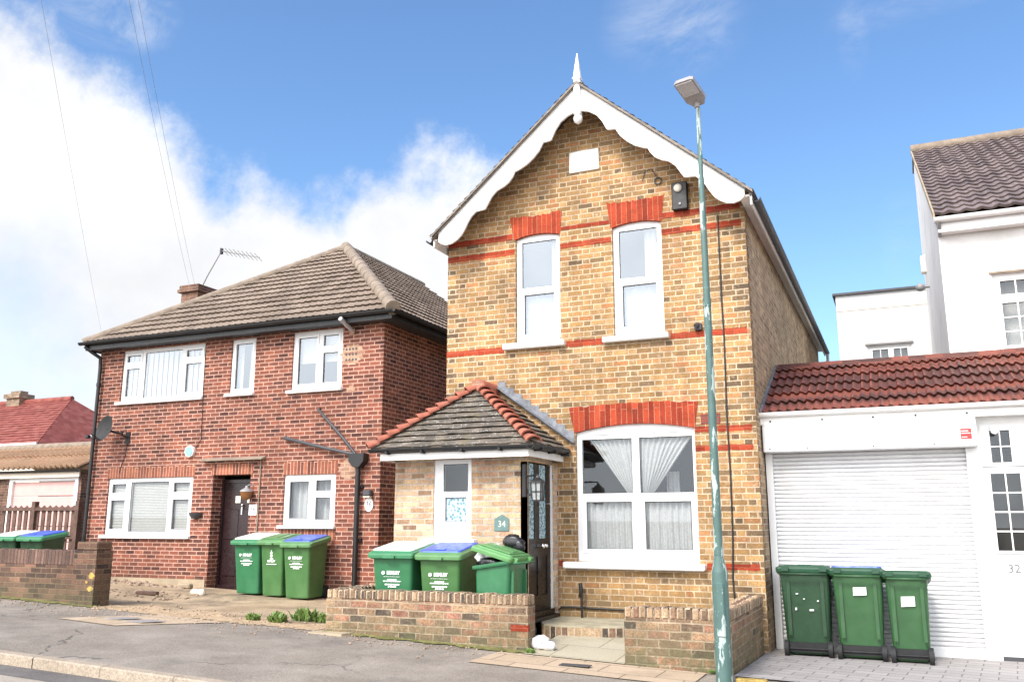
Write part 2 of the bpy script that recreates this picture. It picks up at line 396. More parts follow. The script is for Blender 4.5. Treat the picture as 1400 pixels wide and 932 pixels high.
def cloth(name, c, tr=.5, pattern=0):
    m, nt, b = newmat(name); nt.nodes.remove(b); out = nt.nodes['Material Output']
    p = worldpos(nt)[0]
    n = noise(nt, p, 60. if not pattern else pattern, 3, .6)
    col = val(nt, mix(nt, 0., c, c), sstep(nt, n, .3, .7, .82, 1.08))
    d = nt.nodes.new('ShaderNodeBsdfDiffuse'); t = nt.nodes.new('ShaderNodeBsdfTranslucent')
    put(nt, d.inputs[0], col); put(nt, t.inputs[0], col)
    mx = nt.nodes.new('ShaderNodeMixShader'); mx.inputs[0].default_value = tr
    nt.links.new(d.outputs[0], mx.inputs[1]); nt.links.new(t.outputs[0], mx.inputs[2]); nt.links.new(mx.outputs[0], out.inputs[0])
    return m
M['net'] = cloth('net curtain', (.50, .50, .495), .25)
M['lace'] = cloth('lace curtain', (.36, .385, .43), .15, 16.)
M['blind'] = cloth('window blind', (.50, .49, .465), .2)
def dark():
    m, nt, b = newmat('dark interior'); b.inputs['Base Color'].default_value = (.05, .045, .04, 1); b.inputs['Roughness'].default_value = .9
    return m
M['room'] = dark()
M['seal'] = plain('glazing seal', (.09, .09, .095), .6, .1, 20.)

def lampmat():
    m, nt, b = newmat('flaking green lamp post paint')
    p = worldpos(nt)[0]; x, y, z = sep(nt, p)
    q = comb(nt, x*2.6, y*2.6, z*.55)
    n = noise(nt, q, 4.2, 5, .62)
    # pale undercoat shows where the paint has flaked, in long runs
    k = sstep(nt, n + (noise(nt, p, 60., 3, .7)-.5)*.06, .548, .566)
    green = mix(nt, noise(nt, p, 7., 4, .6), (.045, .095, .086), (.085, .155, .14))
    pale = mix(nt, noise(nt, p, 12., 4, .6), (.27, .35, .335), (.42, .49, .47))
    col = mix(nt, k, green, pale)
    sp = sstep(nt, vor(nt, p, 38.), .08, .14, 1., 0.)*sstep(nt, noise(nt, p, 9., 3), .5, .6)
    col = mix(nt, sp, col, (.55, .62, .6))
    rust = noise(nt, vadd(nt, p, (4., 2., 1.)), 5., 4, .7)
    col = mix(nt, sstep(nt, rust, .66, .74, 0., .6), col, (.10, .06, .04))
    put(nt, b.inputs['Base Color'], col); b.inputs['Roughness'].default_value = .55
    bump(nt, b, k, .3, .003)
    return m
M['lamp'] = lampmat()

def groundmat(name, a, b_, spk=(.5, .5, .5), spkamt=.3, scale=1., crack=None, stain=None, rough=.9, stainamt=.6, stainscale=.8):
    m, nt, b = newmat(name); p = worldpos(nt)[0]
    n = noise(nt, p, 2.*scale, 6, .65); f = noise(nt, p, 55., 4, .75)
    col = mix(nt, sstep(nt, n, .3, .7), a, b_)
    col = val(nt, col, sstep(nt, f, .3, .7, .68, 1.32))
    sp = sstep(nt, vor(nt, p, 45.), .10, .2, 1., 0.)*sstep(nt, noise(nt, p, 3., 3), .45, .65, 0., spkamt)
    col = mix(nt, sp, col, spk)
    if stain:
        col = mix(nt, sstep(nt, noise(nt, vadd(nt, p, (5., 3., 0.)), stainscale, 5, .68), .48, .72, 0., stainamt), col, stain)
    h = f
    if crack:
        w = vadd(nt, p, val(nt, noise(nt, p, 1.7, 4, .6, col=True), .9))
        cr = vor(nt, w, crack, 'DISTANCE_TO_EDGE')
        k = sstep(nt, cr, .0, .012, 1., 0.)*sstep(nt, noise(nt, p, .5, 2), .44, .6, 0., .75)
        col = mix(nt, k, col, (.05, .045, .04))
    put(nt, b.inputs['Base Color'], col); b.inputs['Roughness'].default_value = rough
    b.inputs['Specular IOR Level'].default_value = .3
    bump(nt, b, h, .4, .006)
    return m
M['asphalt'] = groundmat('worn asphalt', (.205, .174, .142), (.30, .262, .218), (.48, .45, .41), .7, .6, .33, (.135, .122, .105), stainamt=.75)
M['road'] = groundmat('road surface', (.30, .26, .21), (.40, .35, .285), (.5, .46, .4), .3, .5, None, (.22, .19, .16))
M['kerb'] = groundmat('kerb stone', (.30, .245, .185), (.375, .31, .24), (.6, .5, .4), .3, 1., None, (.32, .26, .2))
M['gutter'] = groundmat('gutter tarmac', (.11, .10, .095), (.17, .155, .14), (.3, .28, .26), .4)
M['forecourt'] = groundmat('sandy concrete', (.27, .20, .125), (.45, .34, .225), (.55, .45, .34), .4, .6, .5, (.14, .115, .085), stainscale=1.5, stainamt=.8)
M['gravel'] = groundmat('sandy gravel', (.34, .24, .14), (.50, .37, .24), (.62, .5, .36), .8, 4., None, (.20, .15, .09), stainscale=3.)
M['yard'] = groundmat('yard concrete', (.20, .18, .12), (.30, .265, .19), (.4, .38, .3), .4, 1., None, (.15, .14, .07))
M['soil'] = groundmat('earth', (.12, .10, .07), (.20, .17, .12), (.3, .26, .2), .3)
M['moss'] = groundmat('moss', (.10, .10, .03), (.20, .19, .07), (.3, .28, .12), .3, 4.)

def slabs(name, a, b_, L, g, j, mort, angle=0., off=.5, stain=None, jitter=.15):
    m, nt, b = newmat(name); p = worldpos(nt)[0]
    if angle:
        r = nt.nodes.new('ShaderNodeVectorRotate'); r.rotation_type = 'Z_AXIS'; put(nt, r.inputs['Vector'], p); r.inputs['Angle'].default_value = angle
        q = X(nt, r.outputs[0])
    else: q = p
    x, y, z = sep(nt, q)
    row = fn(nt, 'FLOOR', y/g); par = fn(nt, 'MODULO', fn(nt, 'ABSOLUTE', row), 2.)
    uu = x + par*off*L; c = fn(nt, 'FLOOR', uu/L); fu = uu - c*L; fv = y - row*g
    d = fn(nt, 'MINIMUM', fn(nt, 'MINIMUM', fu, L-fu), fn(nt, 'MINIMUM', fv, g-fv)) + (noise(nt, p, 40., 3, .7)-.5)*.006
    mask = sstep(nt, d, j*.3, j*.8)
    rid = white(nt, comb(nt, c, row, .5))
    n = noise(nt, p, 3., 5, .65)
    col = mix(nt, rid*.5 + n*.5, a, b_)
    col = val(nt, col, sstep(nt, noise(nt, p, 70., 3, .7), .3, .7, 1-jitter, 1+jitter))
    if stain: col = mix(nt, sstep(nt, noise(nt, vadd(nt, p, (2., 7., 0.)), 1.4, 5, .68), .5, .72, 0., .6), col, stain)
    col = mix(nt, mask, mort, col)
    put(nt, b.inputs['Base Color'], col); b.inputs['Roughness'].default_value = .85
    bump(nt, b, mask, .4, .006)
    return m
M['paving'] = slabs('grey block paving', (.27, .25, .24), (.36, .335, .32), .34, .20, .012, (.14, .13, .12), angle=.10, stain=(.22, .205, .19))
M['slab'] = slabs('pale path slabs', (.35, .31, .22), (.43, .385, .29), .75, .60, .012, (.2, .17, .11), stain=(.28, .25, .15))
M['tanslab'] = slabs('tan footway slabs', (.38, .285, .19), (.48, .37, .26), .60, .45, .014, (.17, .13, .09), stain=(.28, .21, .14))
M['stepstone'] = plain('step concrete', (.34, .30, .21), .9, .2, 5., dirt=(.24, .22, .12), dirtamt=.6, bumps=.3)

# ------------------------------------------------------------------ building helpers
def wall_holes(mb, axis, c, a0, a1, z0, z1, holes, depth=.10, out=-1, jamb=True):
    """wall sheet in the plane axis=c; holes (a0,a1,z0,z1) with reveals going inwards; out = sign of the outward normal"""
    P = (lambda a, d, z: (a, c - out*d, z)) if axis == 'y' else (lambda a, d, z: (c - out*d, a, z))
    A = sorted({a0, a1, *[h[0] for h in holes], *[h[1] for h in holes]}); Z = sorted({z0, z1, *[h[2] for h in holes], *[h[3] for h in holes]})
    A = [a for a in A if a0 <= a <= a1]; Z = [z for z in Z if z0 <= z <= z1]
    for i in range(len(Z)-1):
        run = None
        for k in range(len(A)):
            solid = False
            if k < len(A)-1:
                ma = (A[k]+A[k+1])/2; mz = (Z[i]+Z[i+1])/2
                solid = not any(h[0] < ma < h[1] and h[2] < mz < h[3] for h in holes)
            if solid and run is None: run = A[k]
            if not solid and run is not None:
                mb.quad(P(run, 0, Z[i]), P(A[k], 0, Z[i]), P(A[k], 0, Z[i+1]), P(run, 0, Z[i+1])); run = None
    for h in holes:
        x0, x1, b0, b1 = h[:4]; d = h[4] if len(h) > 4 else depth
        mb.quad(P(x0, 0, b0), P(x0, d, b0), P(x0, d, b1), P(x0, 0, b1)); mb.quad(P(x1, d, b0), P(x1, 0, b0), P(x1, 0, b1), P(x1, d, b1))
        mb.quad(P(x0, 0, b1), P(x0, d, b1), P(x1, d, b1), P(x1, 0, b1)); mb.quad(P(x0, d, b0), P(x0, 0, b0), P(x1, 0, b0), P(x1, d, b0))
    return mb

def window(parent, x0, x1, z0, z1, y, panes, bars=(), fr=.055, sill=None, glass='glass', mat='white', depth=.07, sash=.045, name='window'):
    """frame facing -y with its front at y; panes = (x0,x1,z0,z1,opening?) glass rectangles"""
    mb = MB()
    # solid frame: fill between outer rectangle and pane holes
    holes = [(p[0]-(sash if p[4] else 0), p[1]+(sash if p[4] else 0), p[2]-(sash if p[4] else 0), p[3]+(sash if p[4] else 0)) for p in panes]
    wall_holes(mb, 'y', y, x0, x1, z0, z1, holes, depth=depth*.8)
    mb.quad((x0, y, z0), (x0, y+depth, z0), (x0, y+depth, z1), (x0, y, z1)); mb.quad((x1, y+depth, z0), (x1, y, z0), (x1, y, z1), (x1, y+depth, z1))
    for p in panes:
        if p[4]:
            a0, a1, b0, b1 = p[0]-sash, p[1]+sash, p[2]-sash, p[3]+sash; f = y-.014
            e = .004
            for bx in ((a0, p[0], b0, b1), (p[1], a1, b0, b1)): mb.bbox(bx[0], bx[1], f, y+.03, bx[2], bx[3], e)
            for bx in ((p[0], p[1], b0, p[2]), (p[0], p[1], p[3], b1)): mb.bbox(bx[0], bx[1], f+.0005, y+.03, bx[2], bx[3], e)
    for bx in bars: mb.box(*bx)
    w = mb.build(name, M[mat], parent)
    for p in panes:
        g = p[5] if len(p) > 5 else glass
        MB().quad((p[0]-.005, y+.022, p[2]-.005), (p[1]+.005, y+.022, p[2]-.005), (p[1]+.005, y+.022, p[3]+.005), (p[0]-.005, y+.022, p[3]+.005)).build('pane', M[g], w)
    for p in panes:
        sm = MB(); a0, a1, b0, b1 = p[:4]; e = .009; o = len(sm.v)
        ring = [(a0, b0), (a1, b0), (a1, b1), (a0, b1)]; inn = [(a0+e, b0+e), (a1-e, b0+e), (a1-e, b1-e), (a0+e, b1-e)]
        sm.add([(x, y+.012, z) for x, z in ring+inn], [(i, (i+1) % 4, 4+(i+1) % 4, 4+i) for i in range(4)])
        sm.build('seal', M['seal'], w)
    if sill:
        sx0, sx1, sz0, sz1, pr = sill
        MB().bbox(sx0, sx1, y-pr, y+.03, sz0, sz1, .012).build('sill', M['sillwhite'], w)
    return w

def drape(parent, x0, x1, z0, z1, y, waves=8, amp=.025, m='net', xb0=None, xb1=None, name='curtain', seed=1, nz=10):
    rnd = random.Random(seed); mb = MB(); nu = waves*8
    xb0 = x0 if xb0 is None else xb0; xb1 = x1 if xb1 is None else xb1
    ph = [rnd.uniform(-.9, .9) for _ in range(waves+2)]
    v = []
    for j in range(nz+1):
        t = j/nz
        for i in range(nu+1):
            s_ = i/nu
            xa = x0 + (x1-x0)*s_; xb = xb0 + (xb1-xb0)*s_
            x = xb + (xa-xb)*t
            k = ph[int(s_*waves)]
            v.append((x, y + amp*math.sin(2*PI*waves*s_ + k*.8 + .5*math.sin(t*3+k)), z0 + (z1-z0)*t))
    f = [(j*(nu+1)+i, j*(nu+1)+i+1, (j+1)*(nu+1)+i+1, (j+1)*(nu+1)+i) for j in range(nz) for i in range(nu)]
    mb.add(v, f, True)
    return mb.build(name, M[m], parent)

def roof_plane(mb, O, U, V, left, right, length, gauge, du, prof, thick=.02, jit=.003, tile=.3, seed=3, under=.02):
    """tiled slope: O eave origin, U along the eave, V up the slope; each course laps the one below"""
    O, U, V = Vector(O), Vector(U).normalized(), Vector(V).normalized(); N = U.cross(V).normalized()
    if N.z < 0: N = -N
    rnd = random.Random(seed)
    n = int(math.ceil(length/gauge - 1e-6))
    for k in range(n):
        v0 = k*gauge; v1 = min((k+1)*gauge, length)
        l0, r0, l1, r1 = left(v0), right(v0), left(v1), right(v1)
        lo, hi = min(l0, l1), max(r0, r1)
        us = [lo]; q = math.floor(lo/du)+1
        while q*du < hi - 1e-6: us.append(q*du); q += 1
        us.append(hi)
        js = {}
        a = []; b = []; c = []
        for u in us:
            ti = math.floor(u/tile + 1e-6)
            if ti not in js: js[ti] = rnd.uniform(-jit, jit)
            ua = min(max(u, l0), r0); ub = min(max(u, l1), r1)
            h = prof(u)
            sag = js[ti]
            a.append(O + U*ua + V*(v0 + sag*1.5) + N*(h + thick + sag)); b.append(O + U*ub + V*(v1+.004) + N*(h + .001)); c.append(O + U*ua + V*(v0+sag*1.5+under) + N*(h*.8 - .012))
        m = len(us)
        f = [(i, i+1, m+i+1, m+i) for i in range(m-1)] + [(2*m+i, 2*m+i+1, i+1, i) for i in range(m-1)]
        mb.add(a+b+c, f)
    return mb
pan = lambda w, h: (lambda u: h*(.5+.5*math.cos(2*PI*u/w)) + (h*.35 if (u/w) % 1 > .82 else 0))
flat = lambda u: 0.
rib = lambda w, h: (lambda u: h*max(0, math.cos(2*PI*u/w))**.6)

def text_mesh(s, size, name, m, parent, loc, rot, extrude=.001, align='CENTER'):
    cu = bpy.data.curves.new('tmp', 'FONT'); cu.body = s; cu.size = size; cu.extrude = extrude; cu.align_x = align; cu.align_y = 'CENTER'; cu.resolution_u = 2
    t = bpy.data.objects.new('tmp', cu); COL.objects.link(t)
    bpy.context.view_layer.update()
    me = bpy.data.meshes.new_from_object(t.evaluated_get(bpy.context.evaluated_depsgraph_get()))
    bpy.data.objects.remove(t); bpy.data.curves.remove(cu)
    mt = Matrix.Translation(loc) @ rot.to_4x4() if hasattr(rot, 'to_4x4') else Matrix.Translation(loc)
    me.transform(mt)
    off = Vector((0, 0, 0)); q = parent
    while q is not None: off += q.location; q = q.parent
    me.transform(Matrix.Translation(-off))
    me.materials.clear(); me.materials.append(M[m]); me.name = name
    o = bpy.data.objects.new(name, me); COL.objects.link(o); o.parent = parent
    return o
FRONT = Matrix.Rotation(R(90), 3, 'X')             # text standing up, facing -y

# ------------------------------------------------------------------ ground
GX = [(-400, 5.), (-60, 2.0), (-30, 1.09), (-2.5, .10), (-1.7, .075), (1.2, 0.), (30, -.4), (400, -1.)]
def G(x):
    for (a, za), (b, zb) in zip(GX, GX[1:]):
        if a <= x <= b: return za + (zb-za)*(x-a)/(b-a)
    return GX[0][1] if x < GX[0][0] else GX[-1][1]
def sheet(name, mat, xs, ys, zf):
    mb = MB(); v = [(x, y, zf(x, y)) for y in ys for x in xs]; n = len(xs)
    mb.add(v, [(j*n+i, j*n+i+1, (j+1)*n+i+1, (j+1)*n+i) for j in range(len(ys)-1) for i in range(n-1)])
    return mb.build(name, M[mat], None, 'structure')
BX = [-400, -60, -30, -13, -6.9, -4.3, -2.5, -1.7, 0, 1.2, 30, 400]
sheet('ground', 'soil', BX, [-400, -60, -6, 4, 9.7, 16, 60, 600], lambda x, y: G(x)-.16)
px = [-60, -30] + [-20+i*.5 for i in range(60)] + [20, 60]
rr = random.Random(5)
bumpz = {}
sheet('road', 'road', BX, [-6, 6.12], lambda x, y: G(x)-.10)
sheet('gutter', 'gutter', BX, [6.121, 6.505], lambda x, y: G(x)-.098-.02*(y-6.12))
kb = MB()
xs = [-30+i*.915 for i in range(50)]
for a, b in zip(xs, xs[1:]):
    za, zb = G(a+.004), G(b-.004); y0, y1 = 6.5+rr.uniform(-.004, .004), 6.63
    kb.add([(a+.004, y0, za-.16), (b-.004, y0, zb-.16), (b-.004, y0, zb-.012), (a+.004, y0, za-.012), (a+.004, y0+.015, za), (b-.004, y0+.015, zb), (b-.004, y1, zb), (a+.004, y1, za)], [(0, 1, 2, 3), (3, 2, 5, 4), (4, 5, 6, 7)])
kb.build('kerb', M['kerb'], None, 'structure')
sheet('pavement', 'asphalt', px, [6.632, 7.2, 7.8, 8.4, 9.0, 9.4, 9.74], lambda x, y: G(x) - .002 + .004*math.sin(x*1.3+y)*math.sin(y*1.7-x*.4))
sheet('forecourt', 'forecourt', [-30, -24, -20, -16, -14, -12, -10, -8.4, -7.06, -6.55], [9.745, 10.6, 11.5, 12.4, 13.34], lambda x, y: G(x) - .02*(y-9.7)/3.6 + (.014*math.sin(3*x+y*2) if y > 10 else 0))
def yard(x, y): return G(x) + .018*max(0, y-9.7) + .1*max(0, min(1, (y-9.7)/1.2))
sheet('yard', 'yard', [-6.82, -6.2, -5, -4.05], [9.745, 10.3, 10.87], lambda x, y: G(x)+.03)
sheet('path', 'slab', [-4.05, -3.4, -2.88], [9.55, 10.1, 10.7, 11.3, 11.82], lambda x, y: G(x) + .015 + .068*max(0, y-9.6))
sheet('inner_yard', 'yard', [-2.88, -2.3, -1.9], [9.7, 10.4, 11.1, 11.82], lambda x, y: G(x) + .01 + .06*max(0, y-9.6))
sheet('footway_slabs', 'tanslab', [-4.35, -3.6, -2.8, -2.0], [8.75, 9.2, 9.545], lambda x, y: G(x) + .008)
sheet('driveway', 'paving', [-1.72, -1.2, 0, 1.2, 6, 12], [9.5, 10.5, 12.46], lambda x, y: max(0, (12.4-y)/2.9)*(G(x)+.012) + .002)
# ------------------------------------------------------------------ yellow brick house
YX0, YX1, YF = -6.27, -1.69, 11.8
house = thing('brick_house', 'narrow yellow stock brick house with white scalloped bargeboards and a hipped tiled porch', 'house', (-3.98, 17, 0))
w = MB()
holes = [(-5.115, -4.40, 4.21, 5.895), (-3.585, -2.855, 4.19, 5.87), (-4.19, -2.50, 1.085, 2.96)]
wall_holes(w, 'y', YF, YX0, YX1, -.1, 5.90, holes, depth=.13)
w.add([(YX0, YF, 5.9), (YX1, YF, 5.9), (-3.93, YF, 7.90)], [(0, 1, 2)])
w.build('front_wall', M['yellow_brick'], house)
s = MB()
s.quad((YX1, YF, -.1), (YX1, 23.2, -.1), (YX1, 23.2, 6.0), (YX1, YF, 6.0))
s.quad((YX0, 23.2, -.1), (YX0, YF, -.1), (YX0, YF, 6.0), (YX0, 23.2, 6.0))
s.add([(YX0, 23.2, -.1), (YX1, 23.2, -.1), (YX1, 23.2, 5.95), (-3.93, 23.2, 7.90), (YX0, 23.2, 5.95)], [(0, 1, 2, 3, 4)])
s.build('side_wall', M['side_brick'], house)
# toothed brick quoin edge where front meets side
q = MB()
for i in range(74):
    z = .12 + i*.0777
    q.box(YX1-.001, YX1+.006, YF-.004, YF+(.21 if i % 2 else .10), z, z+.062)
q.build('quoin_edge', M['yellow_brick'], house)
f = MB()
f.quad((YX0+.02, YF+.9, -.05), (YX1-.02, YF+.9, -.05), (YX1-.02, YF+.9, 5.9), (YX0+.02, YF+.9, 5.9))
f.box(YX0+.02, YX1-.02, YF+.15, YF+.9, 3.1, 3.3)
f.build('interior', M['room'], house)

# painted brick bands
def band(xa, xb, z, h, seed, y=YF-.004):
    rnd = random.Random(seed); top = []; bot = []; n = max(3, int((xb-xa)/.055))
    for i in range(n+1):
        x = xa + (xb-xa)*i/n
        top.append((x, z+h+rnd.uniform(-.006, .006))); bot.append((x, z+rnd.uniform(-.007, .005)))
    MB().prism(bot + top[::-1], y, YF+.002).build('brick_band', M['paint_red'], house)
Bk = .0777
zL = 1.048+19*Bk      # middle lower course  (2.524)
e0, e1 = YX0-.003, YX1-.05
band(e0, -5.165, 5.84, .09, 1); band(e0, -5.13, 5.60, .085, 2)
band(-4.37, -3.625, 5.885, .055, 3); band(-4.385, -3.60, 5.60, .075, 4)
band(-2.84, e1, 5.84, .09, 5); band(-2.85, e1, 5.60, .085, 6)
band(e0, -5.30, 4.095, .085, 7); band(-4.31, -3.75, 4.10, .09, 8); band(-2.775, e1, 4.09, .082, 9)
band(-2.49, e1, 2.79, .072, 10); band(-2.49, e1, 2.54, .072, 11); band(-2.41, e1, 1.01, .078, 12); band(-4.46, -4.375, 1.015, .078, 13); band(-4.30, -4.205, 2.79, .075, 14)

def arch(xl, xr, spring, crown, tl, tr, top, topmid, seed, name='window_arch'):
    rnd = random.Random(seed); n = 14; pts = []
    for i in range(n+1):
        t = i/n; x = xl+(xr-xl)*t; pts.append((x, spring + (crown-spring)*(1-(2*t-1)**2)))
    tp = []
    n = 22
    for i in range(n+1):
        t = i/n; x = tl+(tr-tl)*t; tp.append((x, top + (topmid-top)*(1-(2*t-1)**2) + rnd.uniform(-.016, .012)))
    MB().prism(pts + tp[::-1], YF-.006, YF+.11).build(name, M['paint_arch'], house)
arch(-5.14, -4.385, 5.83, 5.885, -5.205, -4.355, 6.20, 6.18, 21)
arch(-3.60, -2.845, 5.81, 5.865, -3.655, -2.79, 6.21, 6.18, 22)
arch(-4.205, -2.49, 2.85, 2.945, -4.285, -2.435, 3.20, 3.245, 23)

def sash_window(x0, x1, z0, z1, zt, sill, cs):
    pn = [(x0+.085, x1-.075, zt+.035, z1-.11, 0, 'glass_sky'), (x0+.125, x1-.11, z0+.14, zt-.075, 1, 'glass_sky')]
    wn = window(house, x0, x1, z0, z1, YF+.055, pn, sill=None, sash=.05)
    MB().bbox(sill[0], sill[1], YF-.10, YF+.12, sill[2], sill[3], .012).build('sill', M['sillwhite'], wn)
    MB().box(x0+.02, x1-.02, YF+.02, YF+.05, z0, z0+.055).build('sub_sill', M['whitepaint'], wn)
    # bright strip of curtain on the right, lace below
    drape(wn, x1-.30 if cs else x1-.20, x1-.05, zt, z1-.05, YF+.20, 3, .02, 'net', seed=3)
    drape(wn, x0+.06, x1-.06, z0+.05, zt+.02, YF+.17, 5, .008, 'lace', seed=4)
    return wn
sash_window(-5.115, -4.40, 4.21, 5.895, 5.03, (-5.29, -4.325, 4.12, 4.205), 0)
sash_window(-3.585, -2.855, 4.19, 5.87, 5.01, (-3.74, -2.79, 4.105, 4.185), 1)
pn = [(-4.115, -3.385, 2.00, 2.755, 0), (-3.285, -2.545, 2.00, 2.755, 0), (-4.06, -3.405, 1.25, 1.885, 1), (-3.225, -2.59, 1.25, 1.885, 1)]
wn = window(house, -4.19, -2.50, 1.085, 2.96, YF+.05, pn, sash=.06)
MB().bbox(-4.365, -2.42, YF-.13, YF+.12, .99, 1.08, .016).build('sill', M['sillwhite'], wn)
for xa, xb in ((-3.98, -3.60), (-3.10, -2.72)):
    MB().box(xa, xb, YF+.035, YF+.05, 2.812, 2.822).build('trickle_vent', M['inkgrey'], wn)
drape(wn, -4.05, -3.36, 1.98, 2.80, YF+.125, 9, .018, 'net', xb0=-3.47, xb1=-3.36, seed=5)
drape(wn, -3.31, -2.53, 1.98, 2.80, YF+.125, 9, .018, 'net', xb0=-3.27, xb1=-3.13, seed=6)
drape(wn, -4.17, -3.36, 1.15, 2.0, YF+.125, 9, .02, 'net', seed=7)
drape(wn, -3.31, -2.52, 1.15, 2.0, YF+.125, 9, .02, 'net', seed=8)
drape(wn, -3.0, -2.82, 1.98, 2.30, YF+.4, 3, .02, 'net', seed=9)

# plaque high in the gable, its worn lettering only faint marks
pl = MB().bbox(-4.22, -3.755, YF-.025, YF+.01, 6.755, 7.085, .008).build('date_plaque', M['whitepaint'], house)
g = MB(); rnd = random.Random(3)
for z, xa, xb in ((6.99, -4.16, -3.82), (6.91, -4.05, -3.93), (6.84, -4.15, -3.86)):
    x = xa
    while x < xb:
        wd = rnd.uniform(.014, .03)
        if rnd.random() < .75: g.box(x, x+wd, YF-.0265, YF-.024, z-rnd.uniform(.012, .022), z+rnd.uniform(.012, .022))
        x += wd + .012
g.build('worn_lettering', M['inkgrey'], pl)
MB().box(-2.41, -2.15, YF-.004, YF+.004, 2.89, 3.03).build('air_vent', M['paint_red'], house)
g = MB()
for i in range(3):
    for k in range(9): g.box(-2.40+k*.028, -2.385+k*.028, YF-.0065, YF-.003, 2.90+i*.043, 2.932+i*.043)
g.build('vent_slots', M['greydark'], house)
# bargeboards
inner = [(-3.93, 7.53), (-3.864, 7.527), (-3.763, 7.495), (-3.648, 7.419), (-3.565, 7.305), (-3.497, 7.166), (-3.468, 7.155), (-3.369, 7.15), (-3.302, 7.031), (-3.207, 6.932), (-3.099, 6.849), (-2.991, 6.796), (-2.904, 6.769), (-2.871, 6.7), (-2.806, 6.618), (-2.714, 6.56), (-2.609, 6.52), (-2.519, 6.437), (-2.458, 6.335), (-2.408, 6.255), (-2.343, 6.248), (-2.253, 6.242), (-2.178, 6.18), (-2.118, 6.09), (-2.071, 6.0), (-2.012, 5.909), (-1.94, 5.845), (-1.854, 5.797), (-1.756, 5.782), (-1.675, 5.806), (-1.618, 5.85)]
outer = [(-1.60, 5.99), (-3.93, 7.945)]
rightb = [(x, z) for x, z in inner] + outer
MB().prism(rightb, 11.38, 11.42).build('bargeboard', M['barge'], house)
def mir(p):                                          # left board: same scallops, its own slope
    x, z = p; t = (x+3.93); sl = .874/.868
    return (-3.93 - t*.992, z - .0)
ML = [(a, b - .012*(-3.93-a)) for a, b in map(mir, inner)]
leftb = ML[::-1] + [(-3.93, 7.945), (-6.22, 5.975)]
MB().prism(leftb, 11.38, 11.42).build('bargeboard', M['barge'], house)
fin = MB()
fin.bbox(-3.98, -3.88, 11.33, 11.44, 7.46, 8.03, .012)
fin.loft([[(-3.93+rx*sx, 11.385+rx*sy, z) for sx, sy in ((-1, -1), (1, -1), (1, 1), (-1, 1))] for z, rx in ((8.03, .060), (8.05, .062), (8.07, .048), (8.20, .036), (8.46, .005))])
fin.loft([[(-3.93+rx*math.cos(a*PI/5), 11.385+rx*math.sin(a*PI/5), z) for a in range(10)] for z, rx in ((7.46, .045), (7.44, .065), (7.40, .07), (7.36, .055), (7.33, .015))], smooth=True)
fin.build('finial', M['barge'], house)
# roof: two slopes
rf = MB()
sl = Vector((.903, 0, 0))
def slope(x_e, z_e, x_r, z_r, name_seed):
    Vv = Vector((x_r-x_e, 0, z_r-z_e)); L = Vv.length
    roof_plane(rf, (x_e, 11.32, z_e), (0, 1, 0), Vv, lambda v: 0, lambda v: 12.1, L, .13, .6, flat, .02, .004, .2, name_seed)
slope(-1.50, 5.90, -3.93, 7.985, 1); slope(-6.34, 5.90, -3.93, 7.985, 2)
# undersides
for xe, sg in ((-1.51, 1), (-6.33, -1)):
    rf.quad((xe, 11.33, 5.865), (-3.93, 11.33, 7.95), (-3.93, 23.35, 7.95), (xe, 23.35, 5.865))
for xe in (-1.50, -6.34): rf.quad((xe, 11.32, 5.872), (-3.93, 11.32, 7.95), (-3.93, 11.32, 7.99), (xe, 11.32, 5.912))
roof = rf.build('roof', M['roof_slate'], house)
MB().tube([(-3.93, 11.46, 7.97), (-3.93, 23.3, 7.97)], .08, 10).build('ridge_tiles', M['ridgegrey'], roof)
fs = MB()
fs.box(-1.69, -1.53, 11.42, 23.3, 5.86, 5.885); fs.box(-1.55, -1.525, 11.42, 23.3, 5.74, 5.90)
fs.box(-6.43+.12, -6.27, 11.42, 23.3, 5.86, 5.885); fs.box(-6.335, -6.31, 11.42, 23.3, 5.76, 5.90)
fs.build('fascia', M['whitepaint'], house)
def halfpipe(mb, p0, p1, r, out, n=8, drop=1.):
    p0, p1 = Vector(p0), Vector(p1); t = (p1-p0).normalized(); o = Vector(out).normalized()
    A = []; B = []
    for k in range(n+1):
        a = PI*k/n; d = o*(math.cos(a)*r) + Vector((0, 0, -1))*(math.sin(a)*r*drop)
        A.append(p0+d); B.append(p1+d)
    A2 = [p0 + (v-p0)*.86 for v in A]; B2 = [p1 + (v-p1)*.86 for v in B]
    m = n+1
    v = A+B+A2+B2
    f = [(i, i+1, m+i+1, m+i) for i in range(n)] + [(2*m+i, 3*m+i, 3*m+i+1, 2*m+i+1) for i in range(n)]
    f += [(0, m, 3*m, 2*m), (n, 2*m+n, 3*m+n, m+n)] + [(i, 2*m+i, 2*m+i+1, i+1) for i in range(n)] + [(m+i, m+i+1, 3*m+i+1, 3*m+i) for i in range(n)]
    mb.add(v, f)
    return mb
halfpipe(MB(), (-1.475, 11.45, 5.84), (-1.475, 23.3, 5.82), .055, (1, 0, 0)).build('gutter', M['greydark'], house)
halfpipe(MB(), (-6.40, 11.40, 5.88), (-6.40, 23.3, 5.86), .055, (-1, 0, 0)).build('gutter', M['greydark'], house)
MB().tube([(-1.47, 23.2, 5.8), (-1.47, 23.2, 5.6), (-1.62, 23.1, 5.4), (-1.62, 23.1, .2)], .04).build('drainpipe', M['whitepaint'], house)

